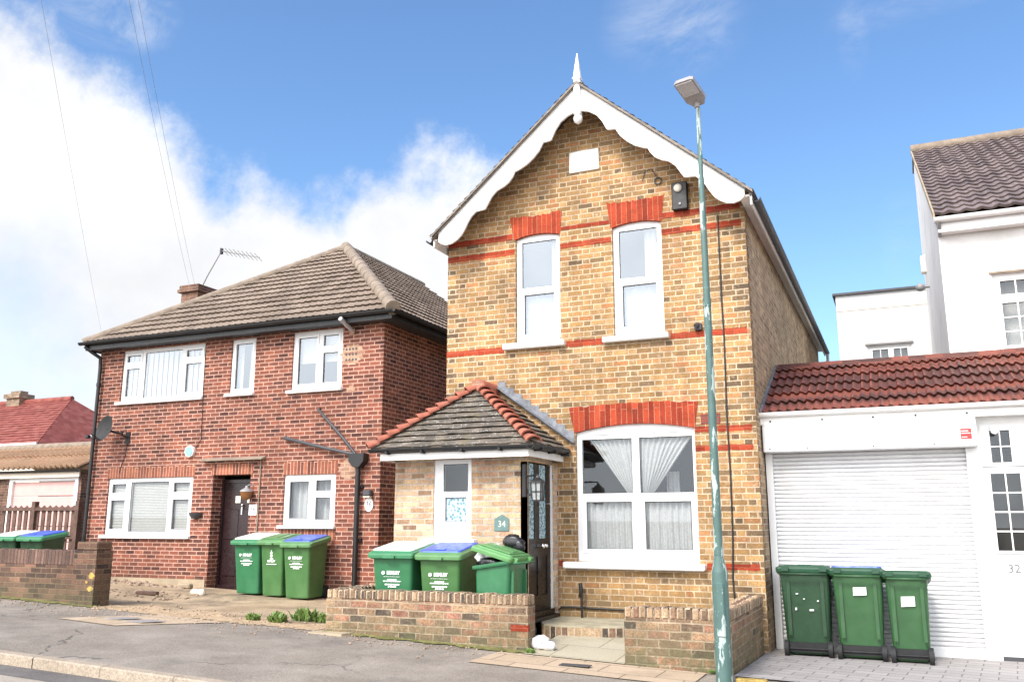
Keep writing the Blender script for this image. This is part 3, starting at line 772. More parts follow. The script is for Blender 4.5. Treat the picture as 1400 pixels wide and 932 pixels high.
# porch
PX0, PX1, PF = -6.56, -4.534, 10.85
p = MB()
wall_holes(p, 'y', PF, PX0, PX1, .05, 2.47, [(-5.94, -5.36, 1.40, 2.455)], depth=.10)
p.quad((PX0, YF, .05), (PX0, PF, .05), (PX0, PF, 2.47), (PX0, YF, 2.47))
p.box(PX1-.10, PX1, PF, PF+.03, .05, 2.40)
p.quad((PX1, PF, 2.40), (PX1, YF, 2.40), (PX1, YF, 2.47), (PX1, PF, 2.47))
p.box(-4.53, -4.462, YF-.06, YF, .35, 2.43)
p.build('porch_wall', M['porch_brick'], house)
MB().box(PX0+.05, PX1-.12, PF+.5, PF+.52, .1, 2.4).build('porch_interior', M['room'], house)
pn = [(-5.80, -5.42, 2.02, 2.395, 0), (-5.765, -5.435, 1.62, 1.945, 1, 'frost')]
wn = window(house, -5.94, -5.36, 1.40, 2.455, PF+.02, pn, sash=.05, name='porch_window')
MB().bbox(-6.09, -5.275, PF-.10, PF+.05, 1.32, 1.395, .012).build('sill', M['sillwhite'], wn)
# porch front door, on the porch's right flank
dz0 = .46
d = MB()
def panx(mb, y0, y1, z0, z1, d0, d1): mb.box(PX1+d0, PX1+d1, y0, y1, z0, z1)
gl = [(10.895, 11.075), (11.265, 11.50)]
panx(d, 10.885, 11.665, dz0, 2.385, -.045, -.014)
for a, b, z0, z1 in ((10.885, 10.897, 1.39, 2.385), (11.085, 11.255, 1.39, 2.385), (11.51, 11.665, 1.39, 2.385), (10.885, 11.665, 1.17, 1.39), (10.885, 11.665, dz0, .66), (10.885, 10.96, .66, 1.17), (11.20, 11.30, .66, 1.17), (11.54, 11.665, .66, 1.17)):
    panx(d, a, b, z0, z1, -.014, 0)
dr = d.build('front_door', M['blackgloss'], house)
for a, b in gl:
    g = MB(); panx(g, a, b, 1.395, 2.38, -.013, -.008); g.build('pane', M['frost2'], dr)
g = MB(); panx(g, 10.897, 11.08, 1.955, 1.975, -.013, -.004); g.build('glazing_bar', M['blackgloss'], dr)
k = MB(); k.blob((PX1+.055, 11.245, 1.30), (.034, .034, .034), 10, 8, 0); k.tube([(PX1, 11.245, 1.30), (PX1+.04, 11.245, 1.30)], .014); k.build('knob', M['chrome'], dr)
k = MB(); k.blob((PX1+.055, 11.36, 1.30), (.030, .030, .030), 10, 8, 0); k.tube([(PX1, 11.36, 1.30), (PX1+.04, 11.36, 1.30)], .012); k.build('knob', M['chrome'], dr)
k = MB(); k.tube([(PX1+.001, 11.60, 1.86), (PX1+.02, 11.60, 1.86)], .018, 10); k.build('lock', M['chrome'], dr)
k = MB(); k.box(PX1-.05, PX1+.006, 11.667, 11.738, .40, 2.40); k.build('door_frame', M['white'], house)
k = MB(); k.box(PX1-.05, PX1+.11, 10.80, 11.72, .355, .40); k.box(PX1-.05, PX1+.045, 10.86, 11.70, .40, .465); k.build('threshold', M['blackgloss'], house)
# porch eaves
fs = MB(); fs.box(-6.60, -4.375, 10.50, 10.53, 2.445, 2.535); fs.box(-4.40, -4.375, 10.53, YF-.003, 2.4455, 2.535); fs.box(-6.60, -6.575, 10.53, YF-.003, 2.4455, 2.535)
fs.box(-6.575, -4.40, 10.53, 11.79, 2.47, 2.475)
fs.build('porch_fascia', M['whitepaint'], house)
gm = MB(); halfpipe(gm, (-6.74, 10.455, 2.60), (-4.27, 10.455, 2.585), .055, (0, -1, 0)); halfpipe(gm, (-4.31, 10.40, 2.585), (-4.31, 11.78, 2.60), .055, (1, 0, 0))
for x in (-6.45, -5.9, -5.3, -4.75): gm.box(x-.015, x+.015, 10.395, 10.52, 2.52, 2.56)
for y in (10.7, 11.2, 11.7): gm.box(-4.38, -4.25, y-.015, y+.015, 2.52, 2.56)
gm.build('porch_gutter', M['black'], house)
# hipped roof
ez, ay, ax, az = 2.60, 11.34, -5.49, 3.52
ex0, ex1, ey = -6.72, -4.29, 10.44
pr = MB()
V1 = Vector((0, ay-ey, az-ez)); L1 = V1.length
roof_plane(pr, (ex0, ey, ez), (1, 0, 0), V1, lambda v: (ax-ex0)*v/L1, lambda v: (ex1-ex0) - (ex1-ax)*v/L1, L1, L1/11, .165/2, flat, .026, .004, .165, 8, .03)
V2 = Vector((ax-ex1, 0, az-ez)); L2 = V2.length
roof_plane(pr, (ex1, ey, ez), (0, 1, 0), V2, lambda v: (ay-ey)*v/L2, lambda v: YF-ey, L2, L2/11, .165/2, flat, .026, .004, .165, 9, .03)
V3 = Vector((ax-ex0, 0, az-ez)); L3 = V3.length
roof_plane(pr, (ex0, ey, ez), (0, 1, 0), V3, lambda v: (ay-ey)*v/L3, lambda v: YF-ey, L3, L3/11, .165/2, flat, .018, .005, .165, 10)
for (xa, ya), (xb, yb) in (((ex0, ey), (ex1, ey)), ((ex1, ey), (ex1, YF)), ((ex0, ey), (ex0, YF))):
    pr.quad((xa, ya, ez-.03), (xb, yb, ez-.03), (xb, yb, ez+.02), (xa, ya, ez+.02))
proof = pr.build('porch_roof', M['roof_porch'], house)
def bonnets(p0, p1, n, side, r0=.10):
    mb = MB(); p0, p1 = Vector(p0), Vector(p1); t = (p1-p0).normalized()
    h = t.cross(Vector((0, 0, 1))).normalized(); nn = h.cross(t).normalized()
    for i in range(n):
        a = p0 + (p1-p0)*(i/n) - t*.03; b = p0 + (p1-p0)*((i+1.15)/n)
        ra = r0; rb = r0*.62; A = []; B = []; m = 8
        for k in range(m+1):
            th = PI*(-.08 + 1.16*k/m)
            A.append(a + h*math.cos(th)*ra*1.15 + nn*(math.sin(th)*ra*.75 + .035)); B.append(b + h*math.cos(th)*rb*1.0 + nn*(math.sin(th)*rb*.6 + .0))
        q = m+1
        A2 = [a + (v-a)*.8 for v in A]
        mb.add(A+B+A2, [(k, k+1, q+k+1, q+k) for k in range(m)] + [(2*q+k, 2*q+k+1, k+1, k) for k in range(m)])
    return mb
bonnets((ex0, ey, ez+.02), (ax, ay, az), 11, 1).build('hip_tiles', M['terracotta'], proof)
bonnets((ex1, ey, ez+.02), (ax, ay, az), 11, 1).build('hip_tiles', M['terracotta'], proof)
rt = MB(); A = []
rt.tube([(ax, ay-.06, az+.0), (ax, YF+.02, az+.0)], .115, 14)
ridge = rt.build('ridge_tile', M['terracotta'], proof)
MB().tube([(ax, ay-.075, az), (ax, ay-.058, az)], .09, 14).build('ridge_end', M['mortar_patch'], proof)
# stepped lead flashing
fl = []; n = 9
x0, z0, x1, z1 = -5.40, 3.56, -4.20, 2.70
low = [(x0 + (x1-x0)*i/n, z0 + (z1-z0)*i/n - .03) for i in range(n+1)]
up = []
for i in range(n):
    xa = x0+(x1-x0)*i/n; xb = x0+(x1-x0)*(i+1)/n; za = z0+(z1-z0)*i/n+.085
    up += [(xa, za+.02), (xb-.01, za-.005), (xb-.005, za-.06)]
fm = MB().prism(low + [(x1, z1+.03)] + up[::-1], YF-.012, YF-.002)
dv = (Vector((x1, 0, z1)) - Vector((x0, 0, z0)))
fm.quad((x0, YF-.10, z0+.005), (x1, YF-.10, z1+.005), (x1, YF-.005, z1+.025), (x0, YF-.005, z0+.025))
fm.build('flashing', M['lead'], proof)

# step by the front door
st = MB(); out = [(-4.48, 11.80), (-4.42, 11.0), (-4.30, 10.76), (-4.05, 10.68), (-3.75, 10.72), (-3.45, 10.80), (-3.2, 10.90), (-2.95, 11.05), (-2.86, 11.2), (-2.86, 11.80)]
st.prismz(out, .20, .335)
tag(base_origin(st.build('doorstep', M['low_cope'])), 'low curved brick doorstep topped with concrete beneath the black front door', 'step')
dstep = bpy.data.objects['doorstep']
cp = MB().prismz([(x+(.012 if x > -4.4 else 0), y+(.012 if y < 11.7 else 0)) for x, y in out], .336, .352)
cp.build('step_top', M['stepstone'], dstep)
# ------------------------------------------------------------------ red brick house on the left
RX0, RX1, RF = -15.35, -8.35, 13.3
red = thing('red_house', 'two storey red brick house with hipped brown tiled roof and white windows', 'house', (-11.85, 17, 0))
w = MB()
HA = (-14.70, -12.50, 4.035, 5.12); HB = (-11.83, -11.24, 4.045, 5.12); HC = (-10.36, -9.235, 4.02, 5.14)
HD = (-14.81, -12.575, 1.36, 2.485); HE = (-10.41, -9.27, 1.555, 2.465); HDR = (-12.08, -11.18, .36, 2.50, .32)
wall_holes(w, 'y', RF, RX0, RX1, .1, 5.25, [HA, HB, HC, HD, HE, HDR], depth=.09)
w.quad((RX1, RF, .0), (RX1, 21, .0), (RX1, 21, 5.25), (RX1, RF, 5.25)); w.quad((RX0, 21, 0), (RX0, RF, 0), (RX0, RF, 5.25), (RX0, 21, 5.25))
w.quad((RX0, 21, 0), (RX1, 21, 0), (RX1, 21, 5.25), (RX0, 21, 5.25))
w.build('wall', M['red_brick'], red)
f = MB(); f.quad((RX0+.05, RF+1.2, 0), (RX1-.05, RF+1.2, 0), (RX1-.05, RF+1.2, 5.2), (RX0+.05, RF+1.2, 5.2)); f.box(RX0+.05, RX1-.05, RF+.2, RF+1.2, 3.0, 3.2)
f.build('interior', M['room'], red)
MB().box(RX0+.0, -12.1, RF-.03, RF+.0, .3, .565).build('plinth', M['concrete'], red)
for h, z0, z1 in ((HD, 2.488, 2.70), (HE, 2.468, 2.70), (HE, 1.29, 1.50), ((-12.1, -11.16), 2.502, 2.70)):
    MB().box(h[0]-.02, h[1]+.03, RF-.005, RF+.02, z0, z1).build('soldier_course', M['red_soldier'], red)
def three_light(h, zsp):
    x0, x1, z0, z1 = h; W = x1-x0; a = x0+W*.255; b = x1-W*.27
    y = RF+.035
    return [(x0+.095, a-.095, zsp+.075, z1-.11, 1), (x0+.095, a-.095, z0+.12, zsp-.065, 1), (a+.03, b-.03, z0+.075, z1-.075, 0), (b+.095, x1-.095, zsp+.075, z1-.11, 1), (b+.095, x1-.095, z0+.12, zsp-.065, 1)]
def win(h, pn, gl='glass_sky'):
    wn = window(red, h[0], h[1], h[2], h[3], RF+.035, pn, glass=gl)
    MB().bbox(h[0]-.07, h[1]+.03, RF-.075, RF+.06, h[2]-.055, h[2]+.004, .01).build('sill', M['sillwhite'], wn)
    return wn
A = win(HA, three_light(HA, 4.80))
g = MB()
for i in range(16):
    x = HA[0]+.08 + i*.135; g.quad((x, RF+.12, 4.1), (x+.118, RF+.095, 4.1), (x+.118, RF+.095, 5.08), (x, RF+.12, 5.08))
g.build('blind', M['blind'], A)
B = win(HB, [(-11.735, -11.335, 4.14, 5.03, 1)]); drape(B, -11.83, -11.65, 4.05, 5.1, RF+.16, 2, .015, 'net'); drape(B, -11.6, -11.25, 4.05, 5.1, RF+.3, 3, .01, 'net')
C = win(HC, [(-10.245, -9.83, 4.14, 5.02, 1), (-9.68, -9.345, 4.83, 5.03, 1), (-9.68, -9.345, 4.14, 4.70, 1)])
MB().quad((-10.3, RF+.15, 4.55), (-9.28, RF+.15, 4.55), (-9.28, RF+.15, 5.1), (-10.3, RF+.15, 5.1)).build('blind', M['blind'], C)
D = win(HD, three_light(HD, 2.12), 'glass')
g = MB()
for i in range(34):
    z = 1.40+i*.031; g.quad((-14.77, RF+.10, z), (-12.61, RF+.10, z), (-12.61, RF+.115, z+.028), (-14.77, RF+.115, z+.028))
g.build('blind', M['blind'], D)
E_ = win(HE, [(-10.29, -9.87, 1.68, 2.34, 1), (-9.71, -9.385, 2.17, 2.36, 1), (-9.71, -9.385, 1.66, 2.05, 1)], 'glass')
drape(E_, -10.4, -9.28, 1.57, 2.45, RF+.2, 8, .03, 'net', seed=12)
# recessed door
d = MB(); d.box(-12.08, -11.18, RF+.30, RF+.36, .44, 2.42)
for xa, xb, za, zb in ((-11.99, -11.66, .62, 1.05), (-11.60, -11.27, .62, 1.05), (-11.99, -11.66, 1.30, 1.86), (-11.60, -11.27, 1.30, 1.86)):
    d.bbox(xa, xb, RF+.285, RF+.31, za, zb, .012)
for xa, xb in ((-12.08, -12.03), (-11.23, -11.18)): d.box(xa, xb, RF+.26, RF+.30, .44, 2.42)
d.box(-12.08, -11.18, RF+.262, RF+.30, 2.36, 2.42); d.box(-12.08, -11.18, RF+.24, RF+.30, .38, .46)
dr = d.build('front_door', M['darkdoor'], red)
for x in (-11.70, -11.42): MB().box(x-.06, x+.06, RF+.292, RF+.297, 1.98, 2.11).build('pane', M['lantern_glass'], dr)
kk = MB().box(-11.585, -11.56, RF+.26, RF+.295, 1.76, 1.90); kk.blob((-11.572, RF+.265, 1.93), (.022, .02, .03), 8, 6, 0); kk.build('knocker', M['chrome'], dr)
MB().bbox(-11.66, -11.38, RF+.275, RF+.296, 1.14, 1.20, .006).build('letter_box', M['chrome'], dr)
MB().box(-12.1, -11.1, RF-.12, RF+.30, .33, .38).build('threshold', M['red_soldier'], red)
cn = MB(); cn.prismx([(RF, 2.83), (RF-.13, 2.775), (RF-.13, 2.76), (RF, 2.765)], -12.33, -10.85); cn.build('door_canopy', M['ridgegrey'], red)
# eaves
EX0, EX1, EY = -15.52, -7.98, 12.97
EB = 21.4
so = MB(); so.box(EX0+.06, EX1-.06, EY+.06, EB-.06, 5.165, 5.185); so.build('soffit', M['greydark'], red)
fa = MB(); fa.box(EX0+.04, EX1-.04, EY+.03, EY+.058, 5.14, 5.30); fa.box(EX1-.068, EX1-.04, EY+.06, EB, 5.14, 5.30); fa.box(EX0+.04, EX0+.068, EY+.06, EB, 5.14, 5.30); fa.build('fascia', M['black'], red)
gm = MB(); halfpipe(gm, (EX0-.06, EY-.03, 5.30), (EX1+.03, EY-.03, 5.285), .06, (0, -1, 0)); halfpipe(gm, (EX1+.02, EY-.05, 5.285), (EX1+.02, EB, 5.28), .06, (1, 0, 0))
gm.build('gutter', M['black'], red)
ap = Vector((-11.75, 16.9, 8.05)); ez = 5.30
rb = MB(); tr = rib(.15, .014)
Vf = Vector((0, ap.y-EY, ap.z-ez)); Lf = Vf.length
roof_plane(rb, (EX0, EY, ez), (1, 0, 0), Vf, lambda v: (ap.x-EX0)*v/Lf, lambda v: (EX1-EX0)-(EX1-ap.x)*v/Lf, Lf, Lf/16, .15/4, tr, .036, .003, .30, 11, .04)
Vr = Vector((ap.x-EX1, 0, ap.z-ez)); Lr = Vr.length; RY = 20.6
roof_plane(rb, (EX1, EY, ez), (0, 1, 0), Vr, lambda v: (ap.y-EY)*v/Lr, lambda v: RY-EY, Lr, Lr/16, .15/4, tr, .036, .003, .30, 12, .04)
Vl = Vector((ap.x-EX0, 0, ap.z-ez)); Ll = Vl.length
roof_plane(rb, (EX0, EY, ez), (0, 1, 0), Vl, lambda v: (ap.y-EY)*v/Ll, lambda v: RY-EY, Ll, Ll/16, .3, flat, .030, .003, .30, 13)
rb.add([(EX0, RY, ez), (EX1, RY, ez), (ap.x, RY, ap.z)], [(0, 1, 2)])
rroof = rb.build('roof', M['roof_brown'], red)
def hipline(p0, p1, r, n=14):
    mb = MB(); p0, p1 = Vector(p0), Vector(p1)
    for i in range(n):
        a = p0+(p1-p0)*(i/n); b = p0+(p1-p0)*((i+1.04)/n)
        mb.tube([a, b], [r, r*.94], 10)
    return mb
hipline((EX1, EY, ez+.02), ap+Vector((0, 0, .02)), .135).build('hip_tiles', M['ridgegrey'], rroof)
hipline((EX0, EY, ez), ap+Vector((0, 0, .0)), .10).build('hip_tiles', M['ridgegrey'], rroof)
hipline(ap, (ap.x, RY, ap.z), .10, 10).build('ridge_tiles', M['ridgegrey'], rroof)
ch = MB(); ch.box(-15.33, -14.83, 15.4, 16.5, 5.4, 6.95); ch.box(-15.40, -14.76, 15.33, 16.57, 6.95, 7.02); ch.box(-15.37, -14.79, 15.36, 16.54, 7.02, 7.12); ch.build('chimney', M['chimney_brick'], rroof)
# pipes on the red house
pp = MB(); pp.tube([(-15.44, 12.95, 5.22), (-15.36, 13.05, 5.12), (-15.26, 13.21, 5.0), (-15.25, 13.22, 4.8), (-15.25, 13.22, .5)], .038, 10)
for z in (4.4, 3.3, 2.2, 1.2): pp.tube([(-15.25, 13.22, z), (-15.25, 13.22, z+.07)], .048, 10)
pp.build('drainpipe', M['black'], red)
pp = MB(); pp.tube([(-8.75, 13.21, 2.62), (-8.75, 13.21, .25)], .045, 10)
for z in (2.2, 1.3): pp.box(-8.83, -8.67, 13.24, 13.30, z, z+.04)
pp.build('drainpipe', M['black'], red)
pp = MB(); pp.loft([[(-8.75+a*rx, 13.21+b*.085, z) for a, b in ((-1, -1), (1, -1), (1, 1), (-1, 1))] for z, rx in ((2.56, .06), (2.66, .15), (2.80, .16))]); pp.build('hopper', M['black'], red)
pp = MB(); pp.tube([(-9.68, 13.32, 3.66), (-9.66, 13.22, 3.63), (-9.1, 13.21, 3.10), (-8.82, 13.21, 2.80)], .026, 8); pp.build('waste_pipe', M['greydark'], red)
pp = MB(); pp.tube([(-10.42, 13.32, 3.16), (-10.38, 13.22, 3.14), (-9.5, 13.21, 2.93), (-8.85, 13.21, 2.79)], .032, 8); pp.build('waste_pipe', M['greydark'], red)
MB().tube([(-12.49, 13.29, 5.1), (-12.47, 13.285, 4.2), (-12.44, 13.285, 3.2), (-12.56, 13.285, 3.02)], .006, 6).build('cable', M['black'], red)
MB().tube([(-10.95, 13.285, 2.75), (-10.96, 13.285, 1.2), (-10.97, 13.285, .4)], .014, 6).build('cable', M['ridgegrey'], red)
pk = 0; rnd = random.Random(5)
for cx, cz, rx, rz in ((-9.02, 2.55, .15, .17), (-9.02, 4.62, .21, .18), (-9.02, 3.98, .09, .035)):
    pt = MB(); k0 = math.floor((cz-rz)/.0375); k1 = math.ceil((cz+rz)/.0375); Lp = []; Rp = []
    for q_ in range(k0, k1):
        hw = rx*math.sqrt(max(.12, 1-((q_+.5)*.0375-cz)**2/rz**2)); a_ = cx-hw-rnd.uniform(0, .05); b_ = cx+hw+rnd.uniform(0, .05)
        Lp += [(a_, q_*.0375), (a_, (q_+1)*.0375)]; Rp += [(b_, q_*.0375), (b_, (q_+1)*.0375)]
    pt.prism(Lp + Rp[::-1], RF-.003-.0012*pk, RF+.004); pt.build('mortar_patch', M['mortar_patch'], red); pk += 1
g = MB()
for i in range(3):
    for k in range(4): g.box(-9.16+k*.07, -9.125+k*.07, RF-.010, RF, 4.50+i*.10, 4.54+i*.10)
g.build('vent_slots', M['greydark'], red)

# ------------------------------------------------------------------ white house on the right with its garage
wh = thing('white_house', 'white rendered house with dark pantiled roof and a roller shutter garage in front', 'house', (4, 15, 0))
WF, WX = 14.1, .79
w = MB(); wall_holes(w, 'y', WF, WX, 8, 0, 6.05, [(1.43, 3.0, 3.93, 5.13)], depth=.10)
w.add([(WX, WF, 0), (WX, 20.2, 0), (WX, 20.2, 9.14), (WX, 19.6, 9.25), (WX, WF, 5.95)], [(0, 1, 2, 3, 4)])
w.quad((8, WF, 0), (8, 20.2, 0), (8, 20.2, 9.14), (8, WF, 6)); w.quad((WX, 20.2, 0), (8, 20.2, 0), (8, 20.2, 9.14), (WX, 20.2, 9.14))
w.build('wall', M['render'], wh)
f = MB(); f.box(WX+.05, 7.9, WF+1.0, WF+1.05, 3.2, 5.9); f.build('interior', M['room'], wh)
pn = []
for xa in (1.53, 2.02, 2.51):
    pn.append((xa, xa+.39, 4.83, 5.03, 1)); pn.append((xa, xa+.39, 4.08, 4.70, 1))
bars = []
for xa in (1.53, 2.02, 2.51):
    bars.append((xa+.185, xa+.205, WF+.04, WF+.07, 4.08, 4.70)); bars.append((xa+.185, xa+.205, WF+.04, WF+.07, 4.83, 5.03))
    for z in (4.28, 4.49): bars.append((xa, xa+.39, WF+.041, WF+.07, z-.009, z+.009))
wn = window(wh, 1.43, 3.0, 3.93, 5.13, WF+.05, pn, bars, sill=(1.38, 3.05, 3.875, 3.93, .10), mat='white')
MB().quad((1.45, WF+.3, 4.0), (3.0, WF+.3, 4.0), (3.0, WF+.3, 5.1), (1.45, WF+.3, 5.1)).build('blind', M['blind'], wn)
tr = MB(); tr.box(1.40, 3.03, WF-.03, WF+.0, 5.135, 5.165); tr.build('window_head', M['ridgegrey'], wh)
ra = MB(); Vw = Vector((0, 19.55-13.82, 9.36-6.04)); Lw = Vw.length
roof_plane(ra, (.76, 13.82, 6.04), (1, 0, 0), Vw, lambda v: 0, lambda v: 7.3, Lw, Lw/21, .21/6, pan(.21, .024), .028, .003, .21, 15, .02)
ra.quad((.76, 13.83, 5.99), (.76, 19.55, 9.30), (8.1, 19.55, 9.30), (8.1, 13.83, 5.99))
ra.quad((.76, 19.56, 9.34), (8.1, 19.56, 9.34), (8.1, 20.3, 9.14), (.76, 20.3, 9.14))
wr = ra.build('roof', M['roof_dark'], wh)
vg = MB(); vg.prismx([(13.82, 5.99), (19.55, 9.30), (19.55, 9.39), (13.82, 6.08)], .735, .759); vg.build('verge', M['concrete'], wr)
MB().tube([(.74, 19.57, 9.40), (8, 19.57, 9.40)], .11, 10).build('ridge_tiles', M['ridgegrey'], wr)
fs = MB(); fs.box(.79, 8, 13.90, 13.92, 5.80, 6.0); fs.box(.79, 8, 13.92, 14.09, 5.80, 5.82); fs.build('fascia', M['white'], wh)
gm = MB(); halfpipe(gm, (.74, 13.84, 6.0), (8, 13.84, 5.99), .065, (0, -1, 0)); gm.build('gutter', M['white'], wh)
bk = MB(); bk.prismx([(13.80, 5.93), (13.95, 5.93), (14.09, 5.78), (13.97, 5.78)], .79, .83); bk.build('eave_bracket', M['grey'], wh)
# flat roofed rear wing
bw = MB(); wall_holes(bw, 'y', 20.25, -1.03, .85, 0, 6.52, [(-.46, .42, 4.6, 5.36)], depth=.08); bw.quad((-1.03, 26, 0), (-1.03, 20.25, 0), (-1.03, 20.25, 6.52), (-1.03, 26, 6.52)); bw.quad((-1.03, 20.25, 6.52), (.85, 20.25, 6.52), (.85, 26, 6.52), (-1.03, 26, 6.52)); bw.quad((.85, 20.2, 0), (.85, 26, 0), (.85, 26, 6.52), (.85, 20.2, 6.52))
bw.build('rear_wing', M['render'], wh)
cp = MB(); cp.box(-1.09, .92, 20.18, 20.5, 6.525, 6.575); cp.box(-1.09, -.97, 20.5, 26, 6.5255, 6.575); cp.build('parapet_cap', M['greydark'], wh)
MB().box(-1.031, .85, 20.235, 20.249, 6.17, 6.19).build('parapet_line', M['cream'], wh)
pn = [(-.36, -.05, 4.7, 5.26, 1), (.06, .33, 4.7, 5.26, 1)]
bars = [(x, x+.014, 20.28, 20.31, 4.7, 5.26) for x in (-.21, .19)] + [(-.36, .33, 20.281, 20.31, 4.97, 4.985)]
wn = window(wh, -.46, .42, 4.6, 5.36, 20.29, pn, bars); MB().quad((-.4, 20.5, 4.6), (.4, 20.5, 4.6), (.4, 20.5, 5.3), (-.4, 20.5, 5.3)).build('blind', M['blind'], wn)
MB().box(-.5, .46, 20.20, 20.249, 5.365, 5.40).build('window_head', M['grey'], wh)
lp = MB(); lp.tube([(.79, 18.2, 6.05), (.70, 18.2, 6.05)], .03, 8); lp.blob((.62, 18.1, 6.02), (.09, .09, .08), 8, 6, 0); lp.build('flood_light', M['grey'], wh)
lp = MB(); lp.bbox(.70, .79, 19.0, 19.2, 6.55, 6.9, .01); lp.build('vent_box', M['cream'], wh)

# garage
GF = 12.4
gw = MB(); wall_holes(gw, 'y', GF, -1.675, 6, -.05, 2.90, [(-1.62, .755, -.05, 2.52, .08), (.93, 1.75, 0, 2.80, .05)])
gw.quad((-1.675, GF, 0), (-1.675, WF, 0), (-1.675, WF, 3.6), (-1.675, GF, 2.9)); gw.quad((6, GF, 0), (6, WF, 0), (6, WF, 3.6), (6, GF, 2.9))
gw.build('garage_wall', M['whitepaint'], wh)
sh = MB(); n = 46; h = 2.50/n
for i in range(n):
    z = .02+i*h; a = []
    prof = [(0, .0), (.10, .012), (.3, .020), (.6, .020), (.85, .012), (.93, .0)]
    for k in range(len(prof)-1):
        (t0, d0), (t1, d1) = prof[k], prof[k+1]
        sh.add([(-1.62, GF+.05-d0, z+t0*h), (.755, GF+.05-d0, z+t0*h), (.755, GF+.05-d1, z+t1*h), (-1.62, GF+.05-d1, z+t1*h)], [(0, 1, 2, 3)])
    sh.quad((-1.62, GF+.05, z+.93*h), (.755, GF+.05, z+.93*h), (.755, GF+.058, z+h), (-1.62, GF+.058, z+h))
sh.box(-1.62, .755, GF+.02, GF+.05, -.01, .10)
shut = sh.build('roller_shutter', M['shutter'], wh)
gd = MB(); gd.box(-1.672, -1.585, GF-.03, GF+.03, -.02, 2.515); gd.build('shutter_guide', M['white'], wh)
gd = MB(); gd.box(.755, .925, GF-.03, GF+.02, -.02, 2.515); gd.build('shutter_guide', M['white'], wh)
bx = MB(); bx.bbox(-1.67, .885, GF-.24, GF-.002, 2.52, 2.885, .012); box_ = bx.build('shutter_box', M['white'], wh)
for x, z in ((-1.58, 2.56), (-1.1, 2.56), (-.3, 2.56), (.4, 2.56)): MB().tube([(x, GF-.245, z), (x, GF-.238, z)], .011, 8).build('screw', M['greydark'], box_)
fs = MB(); fs.box(-1.70, 6, GF-.20, GF-.18, 2.89, 2.99); fs.box(-1.70, 6, GF-.18, GF+.02, 2.89, 2.905); fs.build('garage_fascia', M['whitepaint'], wh)
for x in (-1.56, -.9, -.28, .22, .80): MB().tube([(x, GF-.208, 2.93), (x, GF-.199, 2.93)], .014, 8).build('screw', M['greydark'], wh)
gm = MB(); halfpipe(gm, (-1.70, GF-.24, 3.045), (6, GF-.24, 3.045), .058, (0, -1, 0)); gm.build('garage_gutter', M['whitepaint'], wh)
gr = MB(); Vg = Vector((0, WF-12.17, 3.94-3.02)); Lg = Vg.length
roof_plane(gr, (-1.66, 12.17, 3.02), (1, 0, 0), Vg, lambda v: 0, lambda v: 7.6, Lg, Lg/5.5, .115/6, pan(.115, .030), .036, .004, .23, 17, .04)
gr.quad((-1.66, 12.18, 2.995), (-1.66, WF, 3.90), (6, WF, 3.90), (6, 12.18, 2.995))
gr.quad((-1.66, 12.18, 3.0), (6, 12.18, 3.0), (6, 12.18, 3.03), (-1.66, 12.18, 3.03))
groof = gr.build('garage_roof', M['roof_red'], wh)
MB().prismx([(12.15, 3.0), (WF, 3.93), (WF, 4.02), (12.15, 3.10)], -1.685, -1.655).build('verge', M['lead'], groof)
fl = MB(); fl.prismx([(WF-.10, 3.93), (WF-.005, 3.97), (WF-.005, 4.02), (WF-.02, 4.02)], -1.65, 6); fl.build('flashing', M['roof_red'], groof)
# house wall behind the garage roof's ridge, left of the gable wall
# entrance door beside the shutter
dr = MB(); y = GF+.0
wn = window(wh, .93, 1.75, 2.28, 2.80, GF-.01, [(1.035, 1.255, 2.325, 2.72, 0)], [(1.138, 1.153, GF-.008, GF+.02, 2.325, 2.72), (1.035, 1.255, GF-.007, GF+.02, 2.515, 2.53)], name='fanlight')
d = MB(); wall_holes(d, 'y', GF-.005, .93, 1.75, .05, 2.27, [(1.00, 1.32, 1.27, 2.19)], depth=.03)
d.bbox(.975, 1.345, GF-.028, GF-.004, 2.19, 2.225, .006); d.bbox(.965, 1.345, GF-.028, GF-.004, 1.235, 1.27, .006)
for a in (.975, 1.32): d.bbox(a, a+.025, GF-.0275, GF-.004, 1.27, 2.19, .006)
d.box(1.152, 1.168, GF-.018, GF+.0, 1.27, 2.19)
for z in (1.50, 1.73, 1.96): d.box(1.0, 1.32, GF-.017, GF+.0, z-.009, z+.009)
dd = d.build('entrance_door', M['white'], wh)
MB().quad((1.0, GF+.012, 1.27), (1.32, GF+.012, 1.27), (1.32, GF+.012, 2.19), (1.0, GF+.012, 2.19)).build('pane', M['glass'], dd)
MB().bbox(1.035, 1.30, GF-.016, GF-.004, .885, .955, .005).build('letter_slot', M['white'], dd)
text_mesh('32', .14, 'house_number', 'silver', dd, Vector((1.145, GF-.012, 1.06)), FRONT, .004)
MB().box(.93, 1.75, GF-.02, GF+.02, -.02, .05).build('threshold', M['greydark'], wh)
MB().box(.95, 1.75, GF+.5, GF+.52, .05, 2.8).build('hall', M['room'], wh)
cm = MB(); cm.tube([(1.10, GF+.0, 2.78), (1.09, GF-.12, 2.74)], .02, 8); cm.tube([(1.09, GF-.06, 2.75), (1.08, GF-.2, 2.70)], .042, 10)
solo(cm, 'security_camera', M['white'], 'small white security camera above the door numbered 32', 'camera')
sg = thing('alarm_sign', 'small red and grey notice on the right end of the white shutter box', 'sign', (.765, GF-.243, 2.58))
MB().box(.705, .825, GF-.247, GF-.2415, 2.57, 2.80).build('sign_plate', M['inkgrey'], sg)
MB().box(.705, .825, GF-.2495, GF-.2472, 2.61, 2.735).build('red_panel', M['redplate'], sg)
